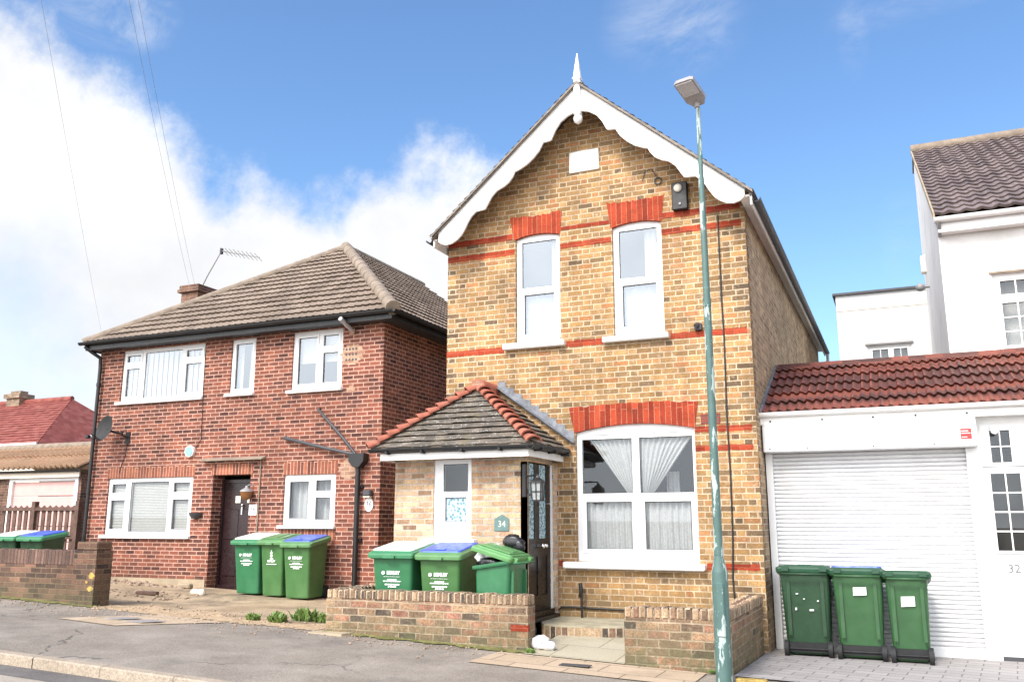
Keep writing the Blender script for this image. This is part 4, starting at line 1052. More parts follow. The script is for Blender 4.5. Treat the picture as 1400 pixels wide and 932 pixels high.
g = MB(); g.box(.715, .79, GF-.2515, GF-.2496, 2.70, 2.712); g.box(.715, .815, GF-.2515, GF-.2496, 2.675, 2.684); g.box(.715, .775, GF-.2515, GF-.2496, 2.628, 2.636); g.build('sign_lettering', M['print'], sg)
# ------------------------------------------------------------------ wheelie bins
def rrect(w, d, z, r=.05, n=4, y0=0.):
    pts = []
    for cx, cy, a0 in ((w/2-r, d/2-r, 0), (-w/2+r, d/2-r, 90), (-w/2+r, -d/2+r, 180), (w/2-r, -d/2+r, 270)):
        for k in range(n+1):
            a = R(a0+90*k/n); pts.append((cx+r*math.cos(a), cy+r*math.sin(a)+y0, z))
    return pts
def bin_copy(src, loc, rz, label):
    r = src.copy(); COL.objects.link(r); r.location = loc; r.rotation_euler.z = rz; r['label'] = label
    for c in src.children:
        k = c.copy(); COL.objects.link(k); k.parent = r
        for gch in c.children:
            h = gch.copy(); COL.objects.link(h); h.parent = k
    return r
def add(name, mb, m, parent):
    """mesh in the thing's own coordinates"""
    me = bpy.data.meshes.new(name); me.from_pydata(mb.v, [], mb.f); me.polygons.foreach_set('use_smooth', mb.sm); me.update(); me.materials.append(M[m])
    o = bpy.data.objects.new(name, me); COL.objects.link(o); o.parent = parent
    return o
def local_text(s, size, m, parent, loc, rot=FRONT, ex=.0006, bold=0, sx=1.):
    cu = bpy.data.curves.new('tmp', 'FONT'); cu.body = s; cu.size = size; cu.extrude = ex; cu.align_x = 'CENTER'; cu.align_y = 'CENTER'; cu.resolution_u = 2; cu.offset = bold
    t = bpy.data.objects.new('tmp', cu); COL.objects.link(t); bpy.context.view_layer.update()
    me = bpy.data.meshes.new_from_object(t.evaluated_get(bpy.context.evaluated_depsgraph_get()))
    bpy.data.objects.remove(t); bpy.data.curves.remove(cu)
    me.transform(Matrix.Translation(loc) @ rot.to_4x4() @ Matrix.Diagonal((sx, 1, 1, 1)))
    return [tuple(v.co) for v in me.vertices], [tuple(p.vertices) for p in me.polygons]

def make_bin(label, loc, rz, W=.58, D=.73, H=1.07, body='bin_green', lid='lid_green', insert='insert_white', printed='words', open_ang=None, stickers=None):
    t = thing('wheelie_bin', label, 'wheelie bin', loc, 'green wheelie bins', rz)
    bw, bd = W*.80, D*.70
    def tilt(mb):
        mb.v = [(x, y, z + .15*(y-.1)*max(0, min(1, (z-.80*H)/(.08*H)))) for x, y, z in mb.v]
        return mb
    b = MB()
    rings = []
    for z, kx, ky in ((.03, .97, .97), (.05, 1., 1.), (.45*H, 1.08, 1.12), (.84*H, 1.16, 1.24), (.885*H, 1.17, 1.25)):
        rings.append(rrect(bw*kx, bd*ky, z, .045, 4, -.0 - .02*(z/H)))
    for z, e in ((.886*H, .03), (.905*H, .036), (.930*H, .036)):
        rings.append(rrect(bw*1.17+e*2, bd*1.25+e*2, z, .05, 4, -.02))
    b.loft(rings, True, open_ang is None)
    if open_ang is not None:
        b.loft([rrect(bw*1.17, bd*1.25, .930*H, .05, 4, -.02), rrect(bw*1.13, bd*1.2, .5*H, .05, 4, -.02)], False, True)
        ring = rrect(bw*1.17+.072, bd*1.25+.072, .930*H, .05, 4, -.02); inn = rrect(bw*1.17, bd*1.25, .930*H, .05, 4, -.02); n = len(ring)
        b.add(ring+inn, [(i, (i+1) % n, n+(i+1) % n, n+i) for i in range(n)])
    # moulded ribs on the back, foot at the base, dark line tabs under the rim
    for x in (-bw*.40, bw*.40): b.box(x-.02, x+.02, bd*.52, bd*.52+.05, .25, .82*H)
    for x in (-bw*.3, 0, bw*.3): b.box(x-.015, x+.015, -bd*.655, -bd*.60, .845*H, .885*H)
    tilt(b); bo = add('body', b, body, t)
    # lid
    fw, fd = bw*1.17+.09, bd*1.25+.10
    l = MB(); z0 = .935*H
    yc = -.03
    l.loft([rrect(fw, fd, z0-.035, .05, 4, yc), rrect(fw+.008, fd+.008, z0, .05, 4, yc), rrect(fw, fd, z0+.022, .05, 4, yc), rrect(fw*.93, fd*.93, z0+.034, .05, 4, yc), rrect(fw*.90, fd*.90, z0+.046, .05, 4, yc+.01)], True, True)
    l.box(-fw*.12, fw*.12, -fd/2+yc-.035, -fd/2+yc+.01, z0-.03, z0-.005)
    piv = Vector((0, fd/2+yc-.01, z0-.01))
    def place(mb):
        tilt(mb)
        if open_ang is not None:
            Rm = Matrix.Translation(piv) @ Matrix.Rotation(-open_ang, 4, 'X') @ Matrix.Translation(-piv)
            mb.v = [tuple(Rm @ Vector(v)) for v in mb.v]
        return mb
    for x in (-fw*.33, fw*.33): l.box(x-.04, x+.04, fd/2+yc-.02, fd/2+yc+.045, z0-.03, z0+.03)
    lo = add('lid', place(l), lid, t)
    if insert:
        q = MB(); q.loft([rrect(fw*.88, fd*.86, z0+.0465, .05, 4, yc+.01), rrect(fw*.86, fd*.84, z0+.062, .05, 4, yc+.01), rrect(fw*.80, fd*.78, z0+.068, .05, 4, yc+.01)], False, True)
        q.bbox(-.07, .07, -fd*.40+yc, -fd*.30+yc, z0+.066, z0+.078, .004)
        add('lid_panel', place(q), insert, lo)
    else:
        q = MB(); q.bbox(-fw*.36, fw*.36, -fd*.38+yc, fd*.36+yc, z0+.045, z0+.062, .008); q.bbox(-fw*.12, fw*.12, -fd*.36+yc, fd*.3+yc, z0+.0615, z0+.072, .004)
        add('lid_panel', place(q), lid, lo)
    h = MB(); yb = bd*.62+.09
    h.tube([(-bw*.52, bd*.55, .91*H), (-bw*.52, yb, .915*H), (bw*.52, yb, .915*H), (bw*.52, bd*.55, .91*H)], .014, 8)
    add('handle', h, body, t)
    for sx in (-1, 1):
        wm = MB(); xx = sx*(bw*.5+.005)
        wm.tube([(xx-.025, bd*.5+.06, .10), (xx+.025, bd*.5+.06, .10)], .10, 18); wm.tube([(xx-.03, bd*.5+.06, .10), (xx+.03, bd*.5+.06, .10)], .045, 12)
        add('wheel', wm, 'bin_dark', t)
    ax_ = MB(); ax_.tube([(-bw*.5, bd*.5+.06, .10), (bw*.5, bd*.5+.06, .10)], .013, 8); ax_.box(-bw*.5, bw*.5, bd*.40, bd*.5+.05, .06, .17); add('axle', ax_, 'bin_dark', t)
    if printed:
        pm = MB(); slopey = lambda z: -(bd*.5*(1.0+.27*(z-.05)/(.8*H)) + .0 + .02*(z/H)) - .005
        zz = .66*H
        if printed == 'words':
            v, f_ = local_text('BEXLEY', .058, 'print', t, Vector((.02, slopey(zz)-.001, zz)), bold=.0035, sx=.95); pm.add(v, f_)
            pm.tube([(-.125, slopey(zz)+.004, zz), (-.125, slopey(zz)-.004, zz)], .024, 10)
            for dz, wd, th in ((-.048, .24, .004), (-.085, .13, .016), (-.105, .26, .014), (-.145, .21, .018), (-.172, .12, .018)):
                rnd = random.Random(int(dz*-1000)); x = -wd/2
                while x < wd/2:
                    a = rnd.uniform(.012, .035); a = min(a, wd/2-x)
                    pm.box(x, x+a, slopey(zz+dz)-.001, slopey(zz+dz)+.006, zz+dz-th/2, zz+dz+th/2); x += a + .007
        else:
            for dz, rx, rz_ in ((.08, .012, .02), (.045, .032, .022), (.0, .028, .03), (-.05, .045, .02)):
                n = 12; yy = slopey(zz+dz)-.001; rnd = random.Random(int(rz_*999))
                pm.prism([(rx*math.cos(2*PI*i/n)*rnd.uniform(.65, 1), zz+dz+rz_*math.sin(2*PI*i/n)*rnd.uniform(.65, 1)) for i in range(n)], yy, yy+.006)
            v, f_ = local_text('BEXLEY', .046, 'print', t, Vector((0, slopey(zz-.09)-.001, zz-.09)), bold=.002); pm.add(v, f_)
            pm.box(-.10, .10, slopey(zz-.14)-.001, slopey(zz-.14)+.006, zz-.147, zz-.135)
        add('printed_notice', pm, 'print', bo)
    if stickers:
        pm = MB()
        for (x, z, w_, h_) in stickers:
            yy = bd*.5*(1.0+.27*(z-.05)/(.8*H)) - .02*(z/H)
            pm.prism([(x-w_/2, z-h_/2*.8), (x+w_/2, z-h_/2), (x+w_/2*.95, z+h_/2*.9), (x-w_/2, z+h_/2)], yy+.004, yy+.018)
        add('sticker', pm, 'print', bo)
    return t
# beside the red house's door
make_bin('white lidded wheelie bin nearest the dark front door of the red house', (-10.56, 12.86, G(-10.56)-.01), R(3), .58, .70, 1.03)
make_bin('slim all green wheelie bin squeezed between a white lidded and a blue lidded bin', (-10.02, 12.82, G(-10.02)-.01), R(4), .49, .62, 1.05, 'bin_green2', 'lid_green2', None, 'crest')
make_bin('blue lidded wheelie bin under the small ground floor window of the red house', (-9.47, 12.80, G(-9.47)-.01), R(6), .55, .72, 1.04, 'bin_green2', 'lid_green2', 'insert_blue')
# behind the middle low wall
make_bin('white lidded wheelie bin behind the middle low wall, beside the red house corner', (-6.10, 10.36, .27), R(2), .62, .70, 1.07)
make_bin('blue lidded wheelie bin behind the middle low wall, below the porch window', (-5.42, 10.37, .26), R(3), .60, .72, 1.07, 'bin_green2', 'lid_green2', 'insert_blue')
ob = make_bin('overfilled green wheelie bin with its lid propped open on rubbish bags', (-4.66, 10.33, .19), R(-90), .60, .53, 1.02, 'bin_green', 'lid_open', None, None, open_ang=R(24))
# backs turned to the street, along the roller shutter
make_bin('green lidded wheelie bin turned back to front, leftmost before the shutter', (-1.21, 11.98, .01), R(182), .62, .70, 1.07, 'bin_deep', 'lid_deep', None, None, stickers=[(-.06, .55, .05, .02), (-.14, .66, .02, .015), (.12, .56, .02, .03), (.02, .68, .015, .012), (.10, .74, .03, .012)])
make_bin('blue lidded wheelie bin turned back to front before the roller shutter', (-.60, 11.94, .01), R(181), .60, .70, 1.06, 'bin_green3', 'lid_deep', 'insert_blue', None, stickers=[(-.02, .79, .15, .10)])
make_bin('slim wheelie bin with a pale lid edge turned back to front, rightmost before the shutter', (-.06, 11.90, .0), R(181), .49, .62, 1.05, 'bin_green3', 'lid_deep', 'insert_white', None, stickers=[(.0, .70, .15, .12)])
# far left, behind the garden wall
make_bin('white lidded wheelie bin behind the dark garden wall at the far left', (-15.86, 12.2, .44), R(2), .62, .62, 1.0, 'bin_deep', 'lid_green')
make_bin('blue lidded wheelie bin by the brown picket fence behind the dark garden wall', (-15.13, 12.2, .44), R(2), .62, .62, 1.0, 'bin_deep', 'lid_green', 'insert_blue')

# rubbish bags
b = MB(); b.blob((-4.82, 10.42, 1.18), (.16, .22, .16), 14, 9, .14, 3); b.blob((-4.90, 10.30, 1.18), (.10, .16, .10), 12, 8, .15, 9)
solo(b, 'rubbish_bag', M['whitebag'], 'white rubbish bag bulging from under the propped green lid', 'rubbish bag')
b = MB(); b.blob((-4.74, 10.16, 1.12), (.17, .12, .065), 14, 8, .2, 4)
solo(b, 'rubbish_bag', M['binbag'], 'black rubbish bag squashed below the white one in the open bin', 'rubbish bag')
b = MB(); b.blob((-4.66, 10.66, 1.36), (.14, .08, .10), 14, 9, .14, 5); b.blob((-4.58, 10.66, 1.31), (.09, .07, .10), 12, 8, .15, 6)
solo(b, 'rubbish_bag', M['binbag'], 'black rubbish bag lying over the back of the open bin lid', 'rubbish bag')
b = MB(); b.blob((-3.97, 9.86, .25), (.12, .10, .085), 16, 10, .16, 11); b.blob((-3.86, 9.84, .225), (.085, .08, .05), 14, 9, .2, 12)
wb = solo(b, 'carrier_bag', M['whitebag'], 'white carrier bag dropped on the path at the end of the low wall', 'plastic bag')
MB().bbox(-3.93, -3.90, 9.752, 9.757, .26, .272, .002).build('printed_mark', M['ink'], wb)

# ------------------------------------------------------------------ low garden walls
def low_wall(name, label, x0, x1, y0, y1, top, seed, ret=None, holes=()):
    rnd = random.Random(seed)
    t = thing('garden_wall', label, 'garden wall', ((x0+x1)/2, (y0+y1)/2, 0))
    mb = MB(); ct = top-.115
    mb.box(x0, x1, y0, y1, -.05, ct)
    if ret: mb.box(ret[0], ret[1], y1, ret[2], -.05, ct-.001)
    mb.build('brickwork', M['low_brick'], t)
    c = MB(); x = x0
    while x < x1-.03:
        w_ = min(.082, x1-x); z = top + rnd.uniform(-.012, .006)
        c.bbox(x+.003, x+w_-.004, y0-rnd.uniform(-.004, .008), y1+rnd.uniform(-.006, .006), ct-.002, z, .012); x += .082
    if ret:
        y = y1+.005
        while y < ret[2]-.03:
            z = top + rnd.uniform(-.012, .006)
            c.bbox(ret[0]-rnd.uniform(-.004, .006), ret[1]+rnd.uniform(-.004, .006), y+.003, y+.078, ct-.002, z, .012); y += .082
    c.box(x0+.01, x1-.01, y0+.012, y1-.012, ct-.004, top-.022)
    if ret: c.box(ret[0]+.012, ret[1]-.012, y1, ret[2], ct-.004, top-.022)
    c.build('coping', M['low_cope'], t)
    return t
low_wall('a', 'low old brick wall in front of the bins and tiled porch', -6.83, -4.055, 9.70, 9.915, .785, 3, ret=(-6.83, -6.615, 11.4))
low_wall('b', 'low old brick wall behind the lamp post, right of the path', -2.885, -1.74, 9.60, 9.815, .715, 4, ret=(-1.955, -1.74, 11.78))
b = MB(); b.box(-4.27, -4.051, 9.696, 9.75, .385, .455); b.build('red_brick', M['paint_red'], bpy.data.objects['garden_wall'])
# dark wall on the far left
t = thing('garden_wall', 'dark mossy brick garden wall with an end pier at the far left', 'garden wall', (-14, 9.9, 0))
mb = MB(); mb.box(-22, -11.42, 9.80, 10.02, .2, .985); mb.build('brickwork', M['dark_wall'], t)
mb = MB(); x = -22; rnd = random.Random(9)
while x < -11.45:
    mb.bbox(x+.003, x+.072, 9.795, 10.025, .984, 1.205+rnd.uniform(-.006, .006), .008); x += .075
mb.build('coping', M['dark_cope'], t)
mb = MB(); mb.box(-11.42, -10.97, 9.76, 10.06, .2, 1.205); mb.bbox(-11.40, -10.98, 9.77, 10.05, 1.206, 1.33, .012); mb.build('pier', M['dark_wall'], t)
rnd = random.Random(77)
for cx, cz, rx, rz in ((-11.03, .84, .075, .06), (-11.04, .66, .07, .05), (-11.12, .75, .03, .025)):
    mb = MB(); n = 16; mb.prism([(cx+rx*math.cos(2*PI*i/n)*rnd.uniform(.6, 1), cz+rz*math.sin(2*PI*i/n)*rnd.uniform(.6, 1)) for i in range(n)], 9.757, 9.765); mb.build('lichen_patch', M['yellowkerb'], t)

# ------------------------------------------------------------------ street lamp
lt = thing('street_lamp', 'slim street lamp post with flaking green paint and a flat grey head', 'street lamp', (-1.757, 9.2, .07))
cx, cy = -1.757, 9.2
m = MB(); n = 20
rg = lambda z, r: [(cx+r*math.cos(2*PI*k/n), cy+r*math.sin(2*PI*k/n), z) for k in range(n)]
m.loft([rg(.03, .083), rg(1.10, .080), rg(1.12, .078)], True, False, True)
m.loft([rg(1.12, .078), rg(1.26, .048), rg(1.28, .046)], False, True, True)
m.loft([rg(1.28, .049), rg(1.36, .049)], True, True, True)
m.build('base', M['lamp'], lt)
m = MB(); m.bbox(cx-.035, cx+.05, cy-.093, cy-.05, .50, 1.02, .012); m.build('access_door', M['lamp'], lt)
m = MB(); m.loft([rg(1.33, .044), rg(3.9, .040)], True, True, True); m.loft([rg(3.86, .044), rg(3.95, .044)], True, True, True); m.loft([rg(3.9, .037), rg(5.3, .031), rg(5.34, .026), rg(6.22, .024)], True, True, True)
m.build('pole', M['lamp'], lt)
hd = MB()
Hm = Matrix.Translation((cx, cy, 6.21)) @ Matrix.Rotation(R(-16), 4, 'Z') @ Matrix.Rotation(R(-20), 4, 'X')
def hv(mb): mb.v = [tuple(Hm @ (Vector(v)*.86)) for v in mb.v]; return mb
hd.loft([[(-.07, .05, z), (.07, .05, z), (.135, -.05, z), (.135, -.40, z), (.10, -.42, z), (-.10, -.42, z), (-.135, -.40, z), (-.135, -.05, z)] for z in (0, .05)] + [[(-.06, .03, .08), (.06, .03, .08), (.10, -.05, .08), (.11, -.38, .08), (.08, -.40, .08), (-.08, -.40, .08), (-.11, -.38, .08), (-.10, -.05, .08)]])
lh = hv(hd).build('lamp_head', M['lampgrey'], lt)
hd = MB(); hd.bbox(-.115, .115, -.40, -.16, -.014, .002, .006); hv(hd).build('lens', M['lampcover'], lh)
hd = MB(); hd.tube([(0, 0, -.08), (0, 0, .03)], .034, 12); hv(hd).build('spigot', M['lampgrey'], lt)

# ------------------------------------------------------------------ things fixed to the walls
a = thing('burglar_alarm', 'black burglar alarm box with a round white light, high on the gable', 'burglar alarm', (-2.56, YF, 5.92))
MB().bbox(-2.665, -2.445, YF-.09, YF-.004, 5.92, 6.33, .012).build('case', M['black'], a)
k = MB(); k.blob((-2.57, YF-.10, 6.235), (.062, .035, .062), 12, 8, 0); k.build('light', M['lantern_glass'], a)
k = MB(); k.tube([(-2.55, YF-.095, 6.0), (-2.55, YF-.105, 6.0)], .018, 8); k.build('keyhole', M['grey'], a)
cb = MB(); cb.tube([(-2.05, YF-.012, 5.78), (-2.053, YF-.012, 4.6), (-2.045, YF-.012, 4.0), (-2.06, YF-.012, 3.0), (-2.05, YF-.012, 2.2), (-2.062, YF-.012, 1.4), (-2.085, YF-.012, .9), (-2.07, YF-.012, .5)], .011, 6)
solo(cb, 'wall_cable', M['black'], 'long black cable running down the right side of the yellow facade', 'cable')
cb = MB(); cb.tube([(-3.1, YF-.012, 6.46), (-3.06, YF-.012, 6.60), (-2.96, YF-.012, 6.62), (-2.90, YF-.012, 6.50)], .006, 6)
cb.tube([(-2.87+.05*math.cos(i*PI/6), YF-.02, 6.42+.05*math.sin(i*PI/6)) for i in range(13)], .010, 6)
solo(cb, 'cable_loop', M['greydark'], 'thin wire ending in a coiled loop below the right bargeboard', 'wire')
k = MB(); k.bbox(-2.43, -2.33, YF-.07, YF-.003, 4.17, 4.27, .01); k.tube([(-2.38, YF-.07, 4.25), (-2.40, YF-.12, 4.22)], .03, 8)
solo(k, 'wall_light', M['greydark'], 'tiny dark wall sensor half hidden by the lamp post', 'sensor')
# lantern by the porch door
l = thing('wall_lantern', 'black coach lantern on a long bracket beside the porch door', 'lantern', (-4.50, 10.80, 1.9))
MB().bbox(-4.60, -4.535, PF-.045, PF-.002, 1.93, 2.37, .01).build('back_plate', M['black'], l)
k = MB(); k.tube([(-4.56, PF-.03, 2.20), (-4.42, PF-.05, 2.215), (-4.30, PF-.20, 2.215), (-4.30, PF-.22, 2.19)], .012, 8); k.build('bracket', M['black'], l)
k = MB(); lx, ly = -4.30, PF-.22
sq = lambda r, z: [(lx+r*a, ly+r*b, z) for a, b in ((-1, -1), (1, -1), (1, 1), (-1, 1))]
k.loft([sq(.085, 2.11), sq(.075, 2.125), sq(.02, 2.175), sq(.012, 2.20)]); k.loft([sq(.06, 1.875), sq(.06, 1.89)])
for a_, b_ in ((-1, -1), (1, -1), (1, 1), (-1, 1)): k.tube([(lx+.056*a_, ly+.056*b_, 1.88), (lx+.072*a_, ly+.072*b_, 2.115)], .008, 6)
for sx, sy in ((0, -1), (1, 0), (-1, 0)): k.tube([(lx+.058*sx, ly+.058*sy, 1.88), (lx+.074*sx, ly+.074*sy, 2.115)], .006, 6)
k.loft([sq(.069, 1.99), sq(.070, 2.0)])
k.build('cage', M['black'], l)
k = MB(); k.loft([sq(.05, 1.892), sq(.064, 2.108)]); k.build('lantern_glass', M['lantern_pane'], l)
def plaque(name, label, cat, poly, y, mat, s, size, mt, cx_, cz_, rim=None):
    t = thing(name, label, cat, (cx_, y, cz_))
    MB().prism(poly, y-.014, y-.002).build('plate', M[mat], t)
    if s: text_mesh(s, size, 'numerals', mt, t, Vector((cx_, y-.0155, cz_)), FRONT, .0012)
    return t
plaque('number_plaque', 'green slate house shaped plaque numbered 34 above the open bin', 'house number', [(-5.01, 1.50), (-4.80, 1.50), (-4.795, 1.65), (-4.90, 1.715), (-5.01, 1.65)], PF, 'slategreen', '34', .115, 'lantern_glass', -4.90, 1.585)
el = [(-8.555+.085*math.cos(2*PI*i/24), 1.92+.125*math.sin(2*PI*i/24)) for i in range(24)]
plaque('number_plaque', 'white oval number plaque below a small lamp at the red house corner', 'house number', el, RF, 'white', '36', .12, 'ink', -8.555, 1.92)
plaque('number_plaque', 'white square number plaque beside the dark front door', 'house number', [(-11.13-.04, 1.745), (-10.99, 1.745), (-10.99, 1.94), (-11.17, 1.94)], RF, 'white', '38', .11, 'ink', -11.08, 1.845)
k = MB(); k.bbox(-8.63, -8.47, RF-.12, RF-.002, 2.06, 2.17, .02); fl_ = solo(k, 'flood_light', M['greydark'], 'small dark sensor light above the oval plaque', 'wall light')
MB().bbox(-8.62, -8.48, RF-.115, RF-.02, 2.035, 2.058, .006).build('lens', M['lantern_glass'], fl_)
k = thing('porch_lamp', 'amber glass hanging porch lamp right of the dark door', 'wall lamp', (-11.18, RF-.12, 2.0))
mb = MB(); mb.tube([(-11.10, RF, 2.29), (-11.12, RF-.10, 2.30), (-11.16, RF-.12, 2.26)], .012, 6); mb.tube([(-11.16, RF-.12, 2.28), (-11.16, RF-.12, 2.24), (-11.16, RF-.12, 2.20), (-11.16, RF-.12, 2.17)], [.02, .035, .11, .125], 12); mb.build('hood', M['grey'], k)
mb = MB(); mb.tube([(-11.16, RF-.12, 2.17), (-11.16, RF-.12, 2.08), (-11.16, RF-.12, 2.02)], [.115, .10, .04], 12); mb.build('lamp_shade', M['brass'], k)
k = MB(); k.tube([(-12.676+.0, RF, 2.97), (-12.676, RF-.06, 2.97)], .115, 8); al = solo(k, 'burglar_alarm', M['white'], 'octagonal white and pale blue alarm box on the red brick', 'burglar alarm')
MB().tube([(-12.676, RF-.0605, 2.97), (-12.676, RF-.075, 2.97)], .092, 8).build('cover', M['blueplate'], al)
# satellite dish
sd = thing('satellite_dish', 'small dark satellite dish on the red wall by the drainpipe', 'satellite dish', (-14.8, RF, 3.4))
mb = MB(); C0 = Vector((-14.66, RF-.36, 3.48)); ax1 = Vector((-.10, -1, .22)).normalized(); u1 = ax1.cross(Vector((0, 0, 1))).normalized(); v1 = u1.cross(ax1)
v = []
for j in range(6):
    r = .235*j/5
    for i in range(20):
        a_ = 2*PI*i/20; v.append(C0 + u1*(r*math.cos(a_)) + v1*(r*1.12*math.sin(a_)) - ax1*(.07*(1-(j/5)**2)))
f_ = [(j*20+i, j*20+(i+1) % 20, (j+1)*20+(i+1) % 20, (j+1)*20+i) for j in range(5) for i in range(20)]
mb.add(v, f_, True); mb.build('dish', M['bin_dark'], sd)
mb = MB(); mb.tube([C0-ax1*.07, C0-ax1*.12+Vector((.06, .08, -.05)), (-14.42, RF-.16, 3.38), (-14.36, RF-.16, 3.36)], .022, 8); mb.tube([(-14.37, RF, 3.30), (-14.37, RF-.16, 3.34), (-14.37, RF-.16, 3.42)], .022, 8); mb.box(-14.43, -14.31, RF-.015, RF-.002, 3.18, 3.42); mb.build('bracket', M['black'], sd)
mb = MB(); mb.tube([C0 - v1*.26, C0 - v1*.20 + ax1*.26], .010, 6); mb.bbox(C0.x-.26, C0.x-.18, C0.y-.22, C0.y-.14, C0.z-.22, C0.z-.15, .01); mb.build('feed_arm', M['black'], sd)
MB().tube([(-14.37, RF-.01, 3.2), (-14.40, RF-.01, 2.95), (-14.48, RF-.01, 2.75), (-14.52, RF-.01, 2.6)], .006, 6).build('cable', M['black'], sd)
k = MB(); k.tube([(-15.27, RF-.08, 3.36), (-15.30, RF-.22, 3.34)], .035, 10); k.tube([(-15.27, RF, 3.38), (-15.27, RF-.10, 3.37)], .015, 6)
solo(k, 'security_camera', M['white'], 'tiny white security camera on the red house drainpipe', 'camera')
k = thing('hanging_basket', 'dark empty half basket on the wall beside the wide white window', 'hanging basket', (-12.42, RF-.1, 1.72))
mb = MB(); v = []
for j in range(5):
    a_ = PI/2*j/4
    for i in range(11):
        b_ = PI*i/10; v.append((-12.42+.15*math.cos(a_)*math.cos(b_), RF-.004-.15*math.cos(a_)*math.sin(b_), 1.80-.13*math.sin(a_)))
mb.add(v, [(j*11+i, j*11+i+1, (j+1)*11+i+1, (j+1)*11+i) for j in range(4) for i in range(10)], True)
mb.add([(-12.42+.15*math.cos(PI*i/10), RF-.004-.15*math.sin(PI*i/10), 1.795) for i in range(11)], [tuple(range(11))]); mb.build('basket', M['greydark'], k)
k = MB(); k.tube([(-9.02, RF-.03, 5.06), (-9.02, RF-.42, 5.20)], .042, 12); sl_ = solo(k, 'security_light', M['lampcover'], 'pale tubular security light under the eaves of the red house', 'wall light')
MB().bbox(-9.07, -8.97, RF-.05, RF-.003, 4.99, 5.10, .01).build('bracket', M['mortar_patch'], sl_)
# gas riser by the bay window
k = thing('standpipe', 'short black standpipe and cable against the wall beside the doorstep', 'pipe', (-4.10, 11.70, .36))
mb = MB(); mb.tube([(-4.10, 11.70, .35), (-4.105, 11.70, .70), (-4.11, 11.70, .72)], .018, 8); mb.tube([(-4.12, 11.70, .62), (-4.10, 11.68, .70), (-4.12, 11.70, .80)], .028, 8); mb.build('pipe', M['black'], k)
mb = MB(); mb.tube([(-4.50, 11.76, .40), (-4.42, 11.765, .47), (-4.25, 11.77, .48), (-4.05, 11.775, .475), (-3.5, 11.775, .465), (-2.9, 11.775, .45)], .014, 6); mb.build('cable', M['black'], k)

# ------------------------------------------------------------------ aerial and wires
a = thing('tv_aerial', 'leaning television aerial on the chimney of the red house', 'aerial', (-15.1, 15.7, 6.9))
sc_ = 15.6/18.5
def P18(p): return Vector((p[0]*sc_, 15.6, 1.6+(p[2]-1.6)*sc_))
b0, k0, t0, p0 = P18((-17.865, 18.5, 7.813)), P18((-17.52, 18.5, 8.417)), P18((-17.054, 18.5, 9.112)), P18((-15.692, 18.5, 8.75))
MB().tube([b0, k0, t0], [.018, .016, .014], 6).build('mast', M['grey'], a)
mb = MB(); mb.tube([t0+Vector((-.05, 0, .0)), t0, p0], [.016, .015, .011], 6)
for i in range(9):
    q_ = t0.lerp(p0, .08+i*.11); mb.tube([q_+Vector((0, -.14, .06)), q_+Vector((0, .14, -.06))], .007, 4)
mb.build('boom', M['grey'], a)
MB().bbox(t0.x-.03, t0.x+.03, t0.y-.03, t0.y+.03, t0.z-.08, t0.z+.06, .005).build('reflector', M['black'], a)
def wire(p0, p1, label, r=.0024):
    p0, p1 = Vector(p0), Vector(p1); mb = MB(); pts = []
    for i in range(25):
        t_ = i/24; q_ = p0.lerp(p1, t_); q_.z -= .25*4*t_*(1-t_)*.5; pts.append(q_)
    mb.tube(pts, r, 5)
    return solo(mb, 'overhead_wire', M['grey'], label, 'wire', 'overhead wires at the upper left')
wire((-6.17, 4.6, 8.09), (-15.3, 15.6, 7.18), 'overhead wire to the chimney, left one of the close pair')
wire((-6.03, 4.6, 8.06), (-15.12, 15.6, 7.14), 'overhead wire to the chimney, right one of the close pair')
wire((-7.4, 4.6, 8.76), (-21.5, 19.0, 5.96), 'lone overhead wire at the far left of the sky', .0020)

# ------------------------------------------------------------------ far left: fence, tan roofed garage, red roofed house
fe = thing('picket_fence', 'brown picket fence with dark rails beside the red house', 'fence', (-16.8, 13.35, .6))
fy = 13.35
for i in range(24):
    x = -15.78 - i*.175
    mb = MB(); mb.prism([(x-.05, .5), (x+.05, .5), (x+.05, 1.93), (x, 1.97), (x-.05, 1.93)], fy, fy+.02); mb.build('picket', M['brown'], fe)
for z in (1.86, 1.28, .75): MB().box(-20, -15.65, fy-.05, fy-.002, z, z+.07).build('rail', M['brown'], fe)
for x in (-15.62, -16.9, -18.2, -19.5): MB().box(x-.05, x+.05, fy-.06, fy+.04, .4, 2.05).build('post', M['brown'], fe)
tg = thing('garage', 'small garage with ribbed tan roof and pink door beyond the fence', 'garage', (-21.5, 18.5, .8))
w = MB(); wall_holes(w, 'y', 17.0, -24.5, -19.9, .5, 2.95, [(-22.6, -20.0, .7, 2.80), (-24.2, -23.2, .7, 2.7)], depth=.08); w.quad((-19.9, 17, .5), (-19.9, 20, .5), (-19.9, 20, 2.95), (-19.9, 17, 2.95)); w.build('wall', M['chimney_brick'], tg)
mb = MB(); mb.box(-24.7, -19.85, 16.86, 16.90, 2.80, 2.95); mb.build('fascia', M['cream'], tg)
mb = MB(); halfpipe(mb, (-24.7, 16.80, 3.0), (-19.8, 16.80, 2.99), .06, (0, -1, 0)); mb.build('gutter', M['black'], tg)
mb = MB()
for i in range(5): mb.bbox(-22.5, -20.1, 17.04, 17.08, .72+i*.40, 1.10+i*.40, .015)
gd_ = mb.build('garage_door', M['pink'], tg)
mb = MB(); mb.box(-22.62, -22.5, 16.97, 17.06, .7, 2.80); mb.box(-20.1, -19.98, 16.97, 17.06, .7, 2.80); mb.box(-22.5, -20.1, 16.972, 17.06, 2.72, 2.80); mb.build('door_frame', M['white'], tg)
MB().box(-24.2, -23.2, 17.03, 17.06, .7, 2.7).build('side_door', M['cream'], tg)
